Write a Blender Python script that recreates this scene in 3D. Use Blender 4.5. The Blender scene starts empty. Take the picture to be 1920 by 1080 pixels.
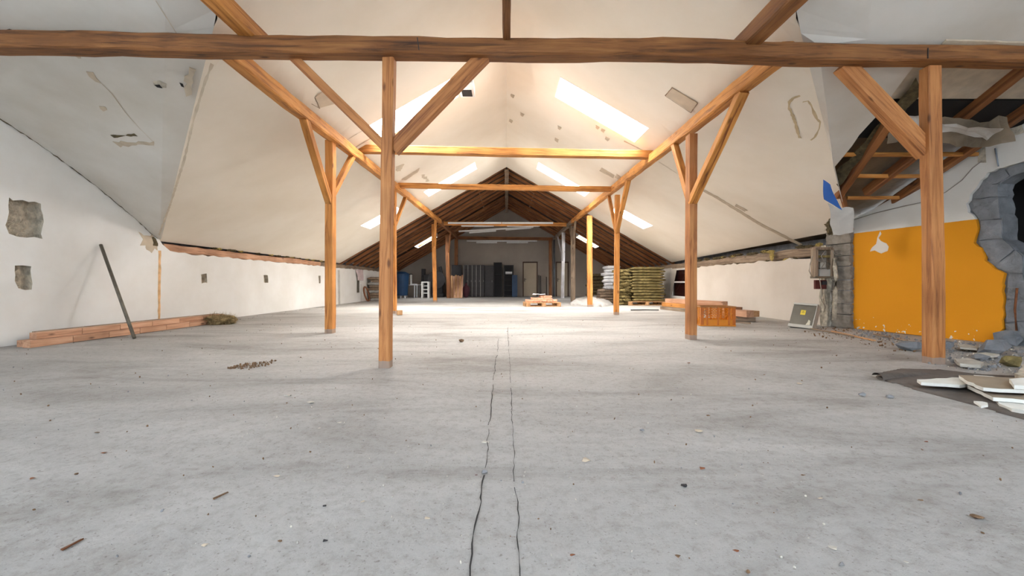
import bpy, bmesh, math, random
from mathutils import Vector, Matrix, Euler, noise
from mathutils.geometry import tessellate_polygon
random.seed(7)
S=bpy.context.scene; COL=S.collection
R=math.radians
# ---------------------------------------------------------------- camera
F=775.0;CX=950.0;CY=531.0;EYE=0.8
cd=bpy.data.cameras.new('camera'); cam=bpy.data.objects.new('camera',cd); COL.objects.link(cam)
cam.location=(0,0,EYE); cam.rotation_euler=(R(90),0,0)
cd.sensor_width=36; cd.lens=F/1920*36; cd.shift_x=10/1920; cd.shift_y=-9/1920; cd.clip_start=.02
S.camera=cam
# ---------------------------------------------------------------- light
wd=bpy.data.worlds.new('sky'); S.world=wd; wd.use_nodes=True
bg=wd.node_tree.nodes['Background']; bg.inputs[0].default_value=(.86,.93,1,1); bg.inputs[1].default_value=6.0
S.view_settings.view_transform='Standard'; S.view_settings.look='None'
S.view_settings.gamma=1; S.view_settings.exposure=0.9
S.view_settings.use_curve_mapping=False
WARM=(1.0,.96,.90); COOL=(.66,.82,1.0)
P_NEAR=112; P_MID=110; P_LOW=125; P_FAR=38; P_ADDED_REAR=110; P_ADDED_BACK=250
def area(name,loc,rot,sx,sy,power,colr):
    l=bpy.data.lights.new(name,'AREA'); l.shape='RECTANGLE'; l.size=sx; l.size_y=sy; l.energy=power; l.color=colr
    o=bpy.data.objects.new(name,l); o.location=loc; o.rotation_euler=rot; COL.objects.link(o); return o
# ---------------------------------------------------------------- helpers
def lerp(a,b,t): return a+(b-a)*t
def clamp(v,a=0,b=1): return max(a,min(b,v))
def zm(x,Y):
    x=abs(x); t=clamp((Y-4)/11.9,0,1)
    zp=lerp(3.2,3.6,t); zr=lerp(4.85,5.27,t)
    return lerp(zr,zp,x/2.88) if x<2.88 else lerp(zp,1.6,(x-2.88)/(6.35-2.88))
def zt(x,Y):
    z=1.6+.44*(7.55-abs(Y))
    if x<0 and 3.6<Y<7.55:
        xv=.7*Y if Y<3.95 else lerp(2.8,6.35,(Y-3.95)/3.6)
        s=clamp((-x-xv)/max(.3,6.25-xv)); z+=.24*s*math.sin(math.pi*clamp((Y-3.7)/3.85))
    return z
def zc(x,Y): return max(zm(x,Y),zt(x,Y)) if Y>0 else zt(x,Y)
def at(px,Y): return (px-CX)/F*Y
def zat(py,Y): return EYE+(CY-py)/F*Y
def fl(px,py,z=0.0):
    Y=(EYE-z)*F/(py-CY); return Vector((at(px,Y),Y,z))
def hit(px,py,f,lo=2.5,hi=30):
    a=(px-CX)/F;b=(CY-py)/F; g=lambda Y:f(a*Y,Y)-EYE-b*Y
    for _ in range(50):
        m=(lo+hi)/2
        if g(lo)*g(m)<=0: hi=m
        else: lo=m
    return Vector((a*lo,lo,f(a*lo,lo)))
def lwall(px,py,x=-6.35):
    Y=x*F/(px-CX); return Vector((x,Y,zat(py,Y)))
OWX,OWY,OWS=6.13,7.34,.192
def owall(px,py):
    m=(px-CX)/F; t=(m*OWY-OWX)/(OWS+m); Y=OWY-t
    return (t,zat(py,Y))
def owp(t,z,off=0):   # off = into the room
    return Vector((OWX+OWS*t-off*.982,OWY-t-off*.189,z))
def link(o,parent=None,M=None):
    COL.objects.link(o)
    if M is not None: o.matrix_basis=M
    if parent is not None:
        o.parent=parent; o.matrix_parent_inverse=WM[parent.name].inverted() if parent.name in WM else Matrix()
    WM[o.name]=M.copy() if M is not None else Matrix()
    return o
WM={}
def tag(o,label=None,cat=None,group=None,kind=None):
    if label:o['label']=label
    if cat:o['category']=cat
    if group:o['group']=group
    if kind:o['kind']=kind
    return o
def empty(name,loc,rz=0,label=None,cat=None,group=None,M=None):
    o=bpy.data.objects.new(name,None); o.empty_display_size=.1
    link(o,None,M if M is not None else Matrix.Translation(loc)@Matrix.Rotation(rz,4,'Z'))
    return tag(o,label,cat,group)
def from_bm(name,bm,mat,parent=None,M=None,smooth=False):
    me=bpy.data.meshes.new(name); bmesh.ops.recalc_face_normals(bm,faces=bm.faces[:]) 
    bm.to_mesh(me); bm.free(); me.materials.append(mat)
    if smooth:
        for p in me.polygons:p.use_smooth=True
    return link(bpy.data.objects.new(name,me),parent,M)
def bx(bm,c,s,rot=None,bev=0):
    M=Matrix.Translation(c)@(rot.to_matrix().to_4x4() if rot else Matrix())
    r=bmesh.ops.create_cube(bm,size=1,matrix=M@Matrix.Diagonal((s[0],s[1],s[2],1)))
    if bev:
        es={e for v in r['verts'] for e in v.link_edges}
        bmesh.ops.bevel(bm,geom=list(es),offset=bev,segments=1,affect='EDGES')
def box(name,c,s,mat,parent=None,rot=None,bev=0):
    """box object whose origin is its centre; c,rot in the parent's frame if parent given, else world"""
    bm=bmesh.new(); bx(bm,(0,0,0),s,None,bev)
    M=Matrix.Translation(c)@(rot.to_matrix().to_4x4() if rot else Matrix())
    if parent is not None: M=WM[parent.name]@M
    return from_bm(name,bm,mat,parent,M)
def cyl(bm,p0,p1,r0,r1=None,n=10):
    r1=r0 if r1 is None else r1; p0=Vector(p0);p1=Vector(p1);d=p1-p0
    q=d.to_track_quat('Z','Y').to_matrix().to_4x4()
    bmesh.ops.create_cone(bm,cap_ends=True,segments=n,radius1=r0,radius2=r1,depth=d.length,matrix=Matrix.Translation((p0+p1)/2)@q)
def tube(name,pts,r,mat,parent=None,n=8):
    bm=bmesh.new(); rings=[]
    pts=[Vector(p) for p in pts]
    for i,p in enumerate(pts):
        d=(pts[min(i+1,len(pts)-1)]-pts[max(i-1,0)]).normalized(); q=d.to_track_quat('Z','Y')
        rings.append([bm.verts.new(p+q@Vector((r*math.cos(2*math.pi*k/n),r*math.sin(2*math.pi*k/n),0))) for k in range(n)])
    for a,b in zip(rings,rings[1:]):
        for k in range(n): bm.faces.new((a[k],a[(k+1)%n],b[(k+1)%n],b[k]))
    bm.faces.new(rings[0][::-1]); bm.faces.new(rings[-1])
    return from_bm(name,bm,mat,parent,None,True)
# ---------------------------------------------------------------- materials
def lin(c): return tuple(((v/255)/12.92 if v/255<=.04045 else ((v/255+.055)/1.055)**2.4) for v in c)+(1,)
def nodes(name):
    m=bpy.data.materials.new(name); m.use_nodes=True; nt=m.node_tree; return m,nt,nt.nodes['Principled BSDF']
def plain(name,c,rough=.6,metal=0,var=.15,scale=6,bump=.0,coords='Object',emit=None):
    m,nt,b=nodes(name); c=lin(c)
    tc=nt.nodes.new('ShaderNodeTexCoord'); n=nt.nodes.new('ShaderNodeTexNoise'); n.inputs['Scale'].default_value=scale; n.inputs['Detail'].default_value=5
    nt.links.new(tc.outputs[coords],n.inputs['Vector'])
    r=nt.nodes.new('ShaderNodeValToRGB'); r.color_ramp.elements[0].position=.3; r.color_ramp.elements[1].position=.72
    r.color_ramp.elements[0].color=tuple(v*(1-var) for v in c[:3])+(1,); r.color_ramp.elements[1].color=tuple(min(1,v*(1+var)) for v in c[:3])+(1,)
    nt.links.new(n.outputs['Fac'],r.inputs['Fac']); nt.links.new(r.outputs['Color'],b.inputs['Base Color'])
    b.inputs['Roughness'].default_value=rough; b.inputs['Metallic'].default_value=metal
    if bump:
        n2=nt.nodes.new('ShaderNodeTexNoise'); n2.inputs['Scale'].default_value=scale*4; n2.inputs['Detail'].default_value=6
        nt.links.new(tc.outputs[coords],n2.inputs['Vector'])
        bp=nt.nodes.new('ShaderNodeBump'); bp.inputs['Strength'].default_value=bump; bp.inputs['Distance'].default_value=.02
        nt.links.new(n2.outputs['Fac'],bp.inputs['Height']); nt.links.new(bp.outputs['Normal'],b.inputs['Normal'])
    return m
def wood(name,dark,mid,light,foot=False,rough=.65,bump=.5,sc=1.0):
    m,nt,b=nodes(name); N=nt.nodes.new; L=nt.links.new
    tc=N('ShaderNodeTexCoord'); oi=N('ShaderNodeObjectInfo')
    ad=N('ShaderNodeVectorMath'); ad.operation='ADD'; L(tc.outputs['Object'],ad.inputs[0])
    cb=N('ShaderNodeCombineXYZ'); mu=N('ShaderNodeMath'); mu.operation='MULTIPLY'; mu.inputs[1].default_value=37; L(oi.outputs['Random'],mu.inputs[0])
    for k in range(3): L(mu.outputs[0],cb.inputs[k])
    L(cb.outputs[0],ad.inputs[1])
    mp=N('ShaderNodeMapping'); mp.inputs['Scale'].default_value=(22*sc,22*sc,1.3*sc); L(ad.outputs[0],mp.inputs['Vector'])
    n=N('ShaderNodeTexNoise'); n.inputs['Scale'].default_value=1; n.inputs['Detail'].default_value=7; n.inputs['Roughness'].default_value=.65; n.inputs['Distortion'].default_value=.8
    L(mp.outputs[0],n.inputs['Vector'])
    r=N('ShaderNodeValToRGB'); e=r.color_ramp.elements; e[0].position=.3; e[0].color=lin(dark); e[1].position=.72; e[1].color=lin(light)
    x=e.new(.48); x.color=lin(mid); L(n.outputs['Fac'],r.inputs['Fac'])
    # knots and nail holes
    mp2=N('ShaderNodeMapping'); mp2.inputs['Scale'].default_value=(6,6,2.2); L(ad.outputs[0],mp2.inputs['Vector'])
    v=N('ShaderNodeTexVoronoi'); v.inputs['Scale'].default_value=1; L(mp2.outputs[0],v.inputs['Vector'])
    kr=N('ShaderNodeValToRGB'); kr.color_ramp.elements[0].position=.05; kr.color_ramp.elements[1].position=.13
    kr.color_ramp.elements[0].color=(.22,.17,.14,1); kr.color_ramp.elements[1].color=(1,1,1,1); L(v.outputs['Distance'],kr.inputs['Fac'])
    mx=N('ShaderNodeMix'); mx.data_type='RGBA'; mx.blend_type='MULTIPLY'; mx.inputs[0].default_value=.85
    L(r.outputs['Color'],mx.inputs[6]); L(kr.outputs['Color'],mx.inputs[7])
    # broad tone variation
    n3=N('ShaderNodeTexNoise'); n3.inputs['Scale'].default_value=1.7; L(ad.outputs[0],n3.inputs['Vector'])
    r3=N('ShaderNodeValToRGB'); r3.color_ramp.elements[0].position=.35; r3.color_ramp.elements[0].color=(.72,.68,.64,1); r3.color_ramp.elements[1].position=.62; r3.color_ramp.elements[1].color=(1,1,1,1)
    L(n3.outputs['Fac'],r3.inputs['Fac'])
    m3=N('ShaderNodeMix'); m3.data_type='RGBA'; m3.blend_type='MULTIPLY'; m3.inputs[0].default_value=1; L(mx.outputs[2],m3.inputs[6]); L(r3.outputs['Color'],m3.inputs[7])
    out=m3.outputs[2]
    if foot:   # mortar splash where the post stands in the screed
        sx=N('ShaderNodeSeparateXYZ'); L(tc.outputs['Object'],sx.inputs[0])
        na=N('ShaderNodeMath'); na.operation='MULTIPLY_ADD'; na.inputs[1].default_value=.03; L(n.outputs['Fac'],na.inputs[0]); L(sx.outputs['Z'],na.inputs[2])
        lt=N('ShaderNodeMath'); lt.operation='LESS_THAN'; lt.inputs[1].default_value=.085; L(na.outputs[0],lt.inputs[0])
        fa=N('ShaderNodeMath'); fa.operation='MULTIPLY'; fa.inputs[1].default_value=.75; L(lt.outputs[0],fa.inputs[0])
        mf=N('ShaderNodeMix'); mf.data_type='RGBA'; L(fa.outputs[0],mf.inputs[0]); L(out,mf.inputs[6]); mf.inputs[7].default_value=lin((150,140,132)); out=mf.outputs[2]
    L(out,b.inputs['Base Color']); b.inputs['Roughness'].default_value=rough
    bp=N('ShaderNodeBump'); bp.inputs['Strength'].default_value=bump; bp.inputs['Distance'].default_value=.012; L(n.outputs['Fac'],bp.inputs['Height']); L(bp.outputs['Normal'],b.inputs['Normal'])
    return m
W_POST=wood('weathered_pine',(120,68,34),(186,122,68),(212,152,94),True)
W_BRACE=wood('weathered_brace_pine',(120,68,34),(186,122,68),(212,152,94))
W_BEAM=wood('hewn_dark_pine',(66,36,16),(138,88,44),(172,118,66),bump=.9)
W_PUR=wood('golden_pine',(120,62,22),(204,136,62),(228,166,92))
W_PUR_POST=wood('golden_pine_post',(140,74,26),(212,140,66),(232,168,96),True)
W_RAFT=wood('aged_rafter_wood',(84,48,24),(146,92,50),(176,118,70),sc=.6)
W_GREY=wood('grey_weathered_wood',(92,80,70),(150,130,110),(182,164,142))
W_RED=wood('old_reddish_timber',(160,116,90),(208,160,128),(226,186,156),sc=.7)
W_PALE=wood('sawn_pale_timber',(150,104,64),(204,156,108),(226,182,136))
W_WHITE=wood('limewashed_wood',(170,168,172),(214,212,216),(236,234,238))
def plaster(name,base,stain,amount=.35,scale=.8,bump=.15,paint=None):
    m,nt,b=nodes(name); N=nt.nodes.new; L=nt.links.new
    tc=N('ShaderNodeTexCoord')
    n=N('ShaderNodeTexNoise'); n.inputs['Scale'].default_value=scale; n.inputs['Detail'].default_value=8; n.inputs['Roughness'].default_value=.6; L(tc.outputs['Object'],n.inputs['Vector'])
    r=N('ShaderNodeValToRGB'); r.color_ramp.elements[0].position=.34; r.color_ramp.elements[1].position=.62
    s=tuple(lerp(a,c,amount) for a,c in zip(base,stain)); r.color_ramp.elements[0].color=lin(s); r.color_ramp.elements[1].color=lin(base); L(n.outputs['Fac'],r.inputs['Fac'])
    v=N('ShaderNodeTexNoise'); v.inputs['Scale'].default_value=5; v.inputs['Detail'].default_value=10; v.inputs['Roughness'].default_value=.8; L(tc.outputs['Object'],v.inputs['Vector'])
    vr=N('ShaderNodeValToRGB'); vr.color_ramp.elements[0].position=.27; vr.color_ramp.elements[0].color=lin(stain); vr.color_ramp.elements[1].position=.33; vr.color_ramp.elements[1].color=(1,1,1,1); L(v.outputs['Fac'],vr.inputs['Fac'])
    mx=N('ShaderNodeMix'); mx.data_type='RGBA'; mx.blend_type='MULTIPLY'; mx.inputs[0].default_value=.6; L(r.outputs['Color'],mx.inputs[6]); L(vr.outputs['Color'],mx.inputs[7])
    out=mx.outputs[2]
    if paint:
        sx=N('ShaderNodeSeparateXYZ'); L(tc.outputs['Object'],sx.inputs[0])
        w=N('ShaderNodeMath'); w.operation='MULTIPLY_ADD'; w.inputs[1].default_value=.02; L(v.outputs['Fac'],w.inputs[0]); L(sx.outputs['Z'],w.inputs[2])
        lt=N('ShaderNodeMath'); lt.operation='LESS_THAN'; lt.inputs[1].default_value=paint[1]; L(w.outputs[0],lt.inputs[0])
        # chips near the floor
        c=N('ShaderNodeTexNoise'); c.inputs['Scale'].default_value=16; c.inputs['Detail'].default_value=6; L(tc.outputs['Object'],c.inputs['Vector'])
        mz=N('ShaderNodeMapRange'); mz.inputs[1].default_value=0; mz.inputs[2].default_value=.45; mz.inputs[3].default_value=.60; mz.inputs[4].default_value=.78; L(sx.outputs['Z'],mz.inputs[0])
        lc=N('ShaderNodeMath'); lc.operation='LESS_THAN'; L(c.outputs['Fac'],lc.inputs[0]); L(mz.outputs[0],lc.inputs[1])
        an=N('ShaderNodeMath'); an.operation='MULTIPLY'; L(lt.outputs[0],an.inputs[0]); L(lc.outputs[0],an.inputs[1])
        pn=N('ShaderNodeMix'); pn.data_type='RGBA'; pn.inputs[6].default_value=lin(paint[0]); pn.inputs[7].default_value=lin(paint[2]); L(n.outputs['Fac'],pn.inputs[0])
        m2=N('ShaderNodeMix'); m2.data_type='RGBA'; L(an.outputs[0],m2.inputs[0]); L(out,m2.inputs[6]); L(pn.outputs[2],m2.inputs[7]); out=m2.outputs[2]
    L(out,b.inputs['Base Color']); b.inputs['Roughness'].default_value=.85
    bp=N('ShaderNodeBump'); bp.inputs['Strength'].default_value=bump; bp.inputs['Distance'].default_value=.01; L(v.outputs['Fac'],bp.inputs['Height']); L(bp.outputs['Normal'],b.inputs['Normal'])
    return m
CEIL=plaster('cream_plaster_ceiling',(247,238,224),(218,203,180),.35,.5)
CEIL_SHADE=plaster('shade_greyed_plaster_ceiling',(222,217,209),(186,176,160),.5,.6)  # same ceiling plaster, greyed in colour for the duller light on the wings
WALLW=plaster('white_plaster_wall',(244,243,240),(214,208,198),.35,.9)
WALLR=plaster('offwhite_plaster_wall',(226,218,208),(196,184,170),.4,.8)
WALLO=plaster('plaster_with_orange_dado',(222,219,213),(196,190,180),.4,.9,paint=((214,140,6),1.69,(228,150,8)))
WALLF=plaster('grey_far_wall',(176,166,156),(140,128,118),.5,.35)
def floor_mat():
    m,nt,b=nodes('dusty_screed'); N=nt.nodes.new; L=nt.links.new
    tc=N('ShaderNodeTexCoord')
    mp=N('ShaderNodeMapping'); mp.inputs['Scale'].default_value=(.5,1.5,1); L(tc.outputs['Object'],mp.inputs['Vector'])
    n=N('ShaderNodeTexNoise'); n.inputs['Scale'].default_value=.9; n.inputs['Detail'].default_value=9; n.inputs['Roughness'].default_value=.68; n.inputs['Distortion'].default_value=.6; L(mp.outputs[0],n.inputs['Vector'])
    r=N('ShaderNodeValToRGB'); e=r.color_ramp.elements; e[0].position=.3; e[0].color=lin((136,131,125)); e[1].position=.7; e[1].color=lin((190,187,183)); x=e.new(.48); x.color=lin((170,167,163)); L(n.outputs['Fac'],r.inputs['Fac'])
    f=N('ShaderNodeTexNoise'); f.inputs['Scale'].default_value=18; f.inputs['Detail'].default_value=12; f.inputs['Roughness'].default_value=.8; L(tc.outputs['Object'],f.inputs['Vector'])
    fr=N('ShaderNodeValToRGB'); fr.color_ramp.elements[0].position=.34; fr.color_ramp.elements[0].color=(.66,.62,.58,1); fr.color_ramp.elements[1].position=.52; fr.color_ramp.elements[1].color=(1,1,1,1); L(f.outputs['Fac'],fr.inputs['Fac'])
    mx=N('ShaderNodeMix'); mx.data_type='RGBA'; mx.blend_type='MULTIPLY'; mx.inputs[0].default_value=.75; L(r.outputs['Color'],mx.inputs[6]); L(fr.outputs['Color'],mx.inputs[7])
    g=N('ShaderNodeTexNoise'); g.inputs['Scale'].default_value=90; g.inputs['Detail'].default_value=3; L(tc.outputs['Object'],g.inputs['Vector'])
    gr=N('ShaderNodeValToRGB'); gr.color_ramp.elements[0].position=.30; gr.color_ramp.elements[0].color=(.5,.46,.42,1); gr.color_ramp.elements[1].position=.37; gr.color_ramp.elements[1].color=(1,1,1,1); L(g.outputs['Fac'],gr.inputs['Fac'])
    m2=N('ShaderNodeMix'); m2.data_type='RGBA'; m2.blend_type='MULTIPLY'; m2.inputs[0].default_value=.7; L(mx.outputs[2],m2.inputs[6]); L(gr.outputs['Color'],m2.inputs[7])
    L(m2.outputs[2],b.inputs['Base Color']); b.inputs['Roughness'].default_value=.75
    ad=N('ShaderNodeMath'); ad.operation='MULTIPLY_ADD'; ad.inputs[1].default_value=.5; L(f.outputs['Fac'],ad.inputs[0]); L(n.outputs['Fac'],ad.inputs[2])
    bp=N('ShaderNodeBump'); bp.inputs['Strength'].default_value=.6; bp.inputs['Distance'].default_value=.03; L(ad.outputs[0],bp.inputs['Height']); L(bp.outputs['Normal'],b.inputs['Normal'])
    return m
FLOOR=floor_mat()
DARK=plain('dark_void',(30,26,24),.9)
MEMB=plain('brown_roof_membrane',(120,104,84),.55,var=.4,scale=2.5,bump=.6)
SHEET=plain('dark_roof_boarding',(70,56,46),.8,var=.4,scale=3)
BLOCK=plain('grey_concrete_block',(128,130,134),.9,var=.3,scale=5,bump=.9)
BLOCKB=plain('bare_rough_block',(142,134,124),.95,var=.35,scale=7,bump=1)
ROCK=plain('broken_concrete',(136,136,138),.9,var=.3,scale=9,bump=.8)
RUB=plain('pale_plaster_rubble',(196,190,178),.9,var=.2,scale=9,bump=.6)
NICHE=plain('rough_mortar',(196,186,168),.95,var=.35,scale=14,bump=1)
PATCH=plain('bare_board_patch',(208,192,170),.9,var=.1,scale=6)
PATCH2=plain('peeled_tan_patch',(196,180,158),.9,var=.15,scale=8)
GREYP=plain('greyed_joint',(196,192,186),.9,var=.1)
STAIN=plain('rust_water_stain',(226,184,136),.9,var=.3,scale=7)
RING=plain('tan_water_ring',(204,184,148),.9,var=.15,scale=7)
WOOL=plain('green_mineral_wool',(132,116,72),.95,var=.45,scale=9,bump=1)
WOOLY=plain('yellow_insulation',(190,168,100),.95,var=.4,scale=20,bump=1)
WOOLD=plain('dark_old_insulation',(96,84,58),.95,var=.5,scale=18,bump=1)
WOOLB=plain('brown_yellow_wool',(150,128,88),.95,var=.55,scale=14,bump=1)
FOIL=plain('white_plastic_foil',(222,222,226),.45,var=.06,scale=7,bump=.6)
BLUE=plain('blue_plastic_sheet',(34,92,172),.45,var=.15,scale=4)
NAVY=plain('dark_blue_plastic',(16,54,90),.5,var=.2,scale=3)
WHITE=plain('white_enamel',(232,232,230),.4,var=.03)
FRAME=plain('white_window_frame',(236,236,234),.5,var=.03)
STEEL=plain('grey_steel',(116,110,98),.5,.6,.25,9)
PIPE=plain('zinc_grey_pipe',(140,148,158),.5,.4,.15,5)
BLACK=plain('black_metal',(36,34,38),.6,var=.2)
LOCK=plain('dark_locker_metal',(62,60,62),.55,.3,.15)
LOCKL=plain('pale_locker_frame',(168,168,164),.5,var=.1)
DOORM=plain('beige_door_leaf',(190,176,154),.6,var=.06,scale=2)
DOORF=plain('brown_door_frame',(84,62,50),.6,var=.1)
ORANGE=plain('orange_crate_plastic',(214,132,16),.4,var=.12,scale=5)
ORANGEK=plain('deep_orange_plastic',(186,100,14),.4,var=.2)
ORANGED=plain('dirty_crate_rim',(150,98,44),.5,var=.2)
BRICK=plain('red_brick',(218,160,132),.9,var=.22,scale=8,bump=.6)
TARP=plain('grey_tarpaulin',(96,88,82),.8,var=.2,scale=5,bump=.5)
TARPL=plain('pale_dusty_sheet',(176,172,168),.8,var=.15,scale=4,bump=.5)
GYPT=plain('tan_board_face',(150,134,114),.85,var=.15,scale=4)
GYPW=plain('white_foam_board',(224,222,214),.85,var=.05,scale=7,bump=.4)
ENC=plain('grey_enclosure_metal',(96,92,82),.5,.3,.2,5)
ENCL=plain('light_grey_enclosure',(176,174,166),.5,.1,.1,5)
YEL=plain('yellow_label',(222,196,60),.6,var=.03)
PAPER=plain('torn_paper',(206,200,180),.8,var=.05)
PINK=plain('pale_pink_cloth',(216,196,196),.9,var=.12,scale=10,bump=.5)
BAG=plain('brown_paper_sacks',(150,128,108),.9,var=.35,scale=12,bump=.7)
RED=plain('dark_red_box',(92,36,30),.7,var=.2)
RUST=plain('rusty_steel',(128,76,44),.8,var=.3,scale=20)
CRACK=plain('crack_shadow',(52,48,46),1,var=.1)
BROWNP=plain('brown_debris',(124,96,70),.9,var=.4,scale=30,bump=.6)
CABLE=plain('grey_cable',(150,142,130),.6,var=.05)
def glass(name,tint=(1,1,1),gl=.06,milk=0):
    m=bpy.data.materials.new(name); m.use_nodes=True; nt=m.node_tree; nt.nodes.clear(); N=nt.nodes.new
    o=N('ShaderNodeOutputMaterial'); t=N('ShaderNodeBsdfTransparent'); t.inputs[0].default_value=tint+(1,); g=N('ShaderNodeBsdfGlossy'); g.inputs['Roughness'].default_value=.05
    mx=N('ShaderNodeMixShader'); mx.inputs[0].default_value=gl; nt.links.new(t.outputs[0],mx.inputs[1]); nt.links.new(g.outputs[0],mx.inputs[2]); nt.links.new(mx.outputs[0],o.inputs[0]); return m
GLASS=glass('clear_pane'); GLASSD=glass('dim_pane',(.5,.5,.5),.1)
# ---------------------------------------------------------------- ceilings and roof (height fields, clipped at the valleys)
def hfield(name,xs,ys,zf,mat,holes=(),clips=(),parent=None,ragged=None,thick=0.012):
    bm=bmesh.new(); V={}
    xs=sorted(set(round(v,4) for v in xs)); ys=sorted(set(round(v,4) for v in ys))
    def vv(x,y):
        k=(x,y)
        if k not in V: V[k]=bm.verts.new((x,y,0))
        return V[k]
    for i in range(len(xs)-1):
        for j in range(len(ys)-1):
            cx=(xs[i]+xs[i+1])/2; cy=(ys[j]+ys[j+1])/2
            if any(h[0]<cx<h[1] and h[2]<cy<h[3] for h in holes): continue
            bm.faces.new((vv(xs[i],ys[j]),vv(xs[i+1],ys[j]),vv(xs[i+1],ys[j+1]),vv(xs[i],ys[j+1])))
    for (p,n) in clips:
        bmesh.ops.bisect_plane(bm,geom=bm.verts[:]+bm.edges[:]+bm.faces[:],plane_co=(p[0],p[1],0),plane_no=(n[0],n[1],0),clear_outer=True)
    if ragged: ragged(bm)
    for v in bm.verts: v.co.z=zf(v.co.x,v.co.y)
    if thick:
        top=bmesh.ops.extrude_face_region(bm,geom=bm.faces[:])
        for v in top['geom']:
            if isinstance(v,bmesh.types.BMVert): v.co.z+=thick
    return from_bm(name,bm,mat,parent)
def fr(a,b,st):
    n=max(1,round((b-a)/st)); return [a+(b-a)*i/n for i in range(n+1)]
SKY=[ (.95,2.5,7.27,8.08),(1.0,2.6,12.95,13.8),(3.45,4.54,12.85,13.75),(3.6,4.58,20.5,21.4)]   # |x| range, Y range
holes=[]
for a in SKY:
    holes.append((a[0],a[1],a[2],a[3])); holes.append((-a[1],-a[0],a[2],a[3]))
ADDED_REAR=[(1.2,3.2,-3.9,-2.6),(4.2,6.0,-3.9,-2.6),(-3.2,-1.2,-3.9,-2.6),(-6.0,-4.2,-3.9,-2.6)]  # added skylights, unseen behind the camera, to light the near floor cool
def vclip(side,keep):   # valley planes; side=+1 right/-1 left ; keep 'main' or 'wing'
    A=Vector((0,0.05)); B=Vector((2.8,3.95)); C=Vector((6.35 if side<0 else 6.15,7.55))
    out=[]
    for p,q in ((A,B),(B,C)):
        d=(q-p).normalized(); n=Vector((d.y,-d.x))  # points to wing side (larger x)
        if keep=='wing': n=-n
        out.append(((p.x*side,p.y),(n.x*side,n.y)))
    return out
def valley_x(Y): return .7*Y if Y<3.95 else lerp(2.8,6.3,(Y-3.95)/3.6)
def keep_main(side):
    def f(bm):
        vs=[v for v in bm.verts if v.co.x*side>valley_x(v.co.y)+1e-3 and v.co.y<7.6]
        bmesh.ops.delete(bm,geom=vs,context='VERTS')
    return f
def warped(name,side,mat):
    """main slope: grid rows follow the valley line so the seam is exact"""
    bm=bmesh.new(); hs=[h for h in holes if h[0]*side>0 and h[2]<15] 
    hx=sorted({abs(v) for h in hs for v in h[:2]}); hy=sorted({v for h in hs for v in h[2:]})
    Ys=sorted(set([round(v,3) for v in fr(0,7.2,.3)+fr(7.2,15.9,.4)]+[round(v,3) for v in hy]+[3.95]))
    EX=lambda Y:(6.4 if side<0 else lerp(6.05,6.35,clamp((Y-7.6)/8.3)))
    rows=[]
    cols=sorted(set([0,.5,1.5,2,2.88,3.2,4,5,5.6]+hx))
    for Y in Ys:
        lim=valley_x(Y) if Y<7.5 else EX(Y)
        if Y<7.2: row=[lim*c/6.4 if Y<7.2 else c for c in cols]+[lim]
        else: row=[min(c,lim) for c in cols]+[lim]
        rows.append([bm.verts.new((side*x,Y,zm(x,Y) if x<lim-.02 or Y>=7.5 else max(zm(x,Y),zt(side*x,Y)))) for x in row])
    for j in range(len(rows)-1):
        for i in range(len(rows[j])-1):
            cx=sum(v.co.x for v in (rows[j][i],rows[j][i+1],rows[j+1][i],rows[j+1][i+1]))/4; cy=(Ys[j]+Ys[j+1])/2
            if any(h[0]<cx<h[1] and h[2]<cy<h[3] for h in hs): continue
            bm.faces.new((rows[j][i],rows[j][i+1],rows[j+1][i+1],rows[j+1][i]))
    # ragged far end
    for v in rows[-1]: v.co.y+=random.uniform(-.05,.05)
    bmesh.ops.remove_doubles(bm,verts=bm.verts[:],dist=.0005)
    o=bmesh.ops.extrude_face_region(bm,geom=bm.faces[:])
    for v in o['geom']:
        if isinstance(v,bmesh.types.BMVert): v.co.z+=.015
    return tag(from_bm(name,bm,mat),kind='structure')
ceilL=warped('ceiling',-1,CEIL); ceilR=warped('ceiling',1,CEIL)
# transverse wing, far slopes: rows in Y run from valley to gable wall
def torn_x(Y):   # edge of the torn lining on the right
    pts=[(3.95,4.17),(4.29,4.24),(4.68,4.33),(4.88,4.37),(5.19,4.42),(5.93,4.6),(6.6,5.2),(7.55,6.05)]
    for (a,b),(c,d) in zip(pts,pts[1:]):
        if a<=Y<=c: return lerp(b,d,(Y-a)/(c-a))
    return 4.15
def wing(name,side,mat):
    bm=bmesh.new(); Ys=sorted(set(fr(0.0,3.6,.6)+fr(3.6,4.0,.2)+fr(4.06,7.55,.18)+[3.95])); rows=[]
    for Y in Ys:
        a=valley_x(Y)
        if side<0: b=6.5
        else:
            b=8.0 if Y<4.03 else max(a+.01,torn_x(Y)+random.uniform(-.03,.03))
        rows.append([bm.verts.new((side*lerp(a,b,k/8),Y,max(zm(lerp(a,b,k/8),Y),zt(side*lerp(a,b,k/8),Y)) if k==0 else zt(side*lerp(a,b,k/8),Y))) for k in range(9)])
    for j in range(len(rows)-1):
        if side>0 and Ys[j]>=3.85 and Ys[j+1]<=3.96: 
            pass
        for i in range(8): bm.faces.new((rows[j][i],rows[j][i+1],rows[j+1][i+1],rows[j+1][i]))
    bmesh.ops.remove_doubles(bm,verts=bm.verts[:],dist=.0005)
    o=bmesh.ops.extrude_face_region(bm,geom=bm.faces[:])
    for v in o['geom']:
        if isinstance(v,bmesh.types.BMVert): v.co.z+=.015
    return tag(from_bm(name,bm,mat),kind='structure')
wingL=wing('ceiling',-1,CEIL_SHADE); wingR=wing('ceiling',1,CEIL_SHADE)
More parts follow.
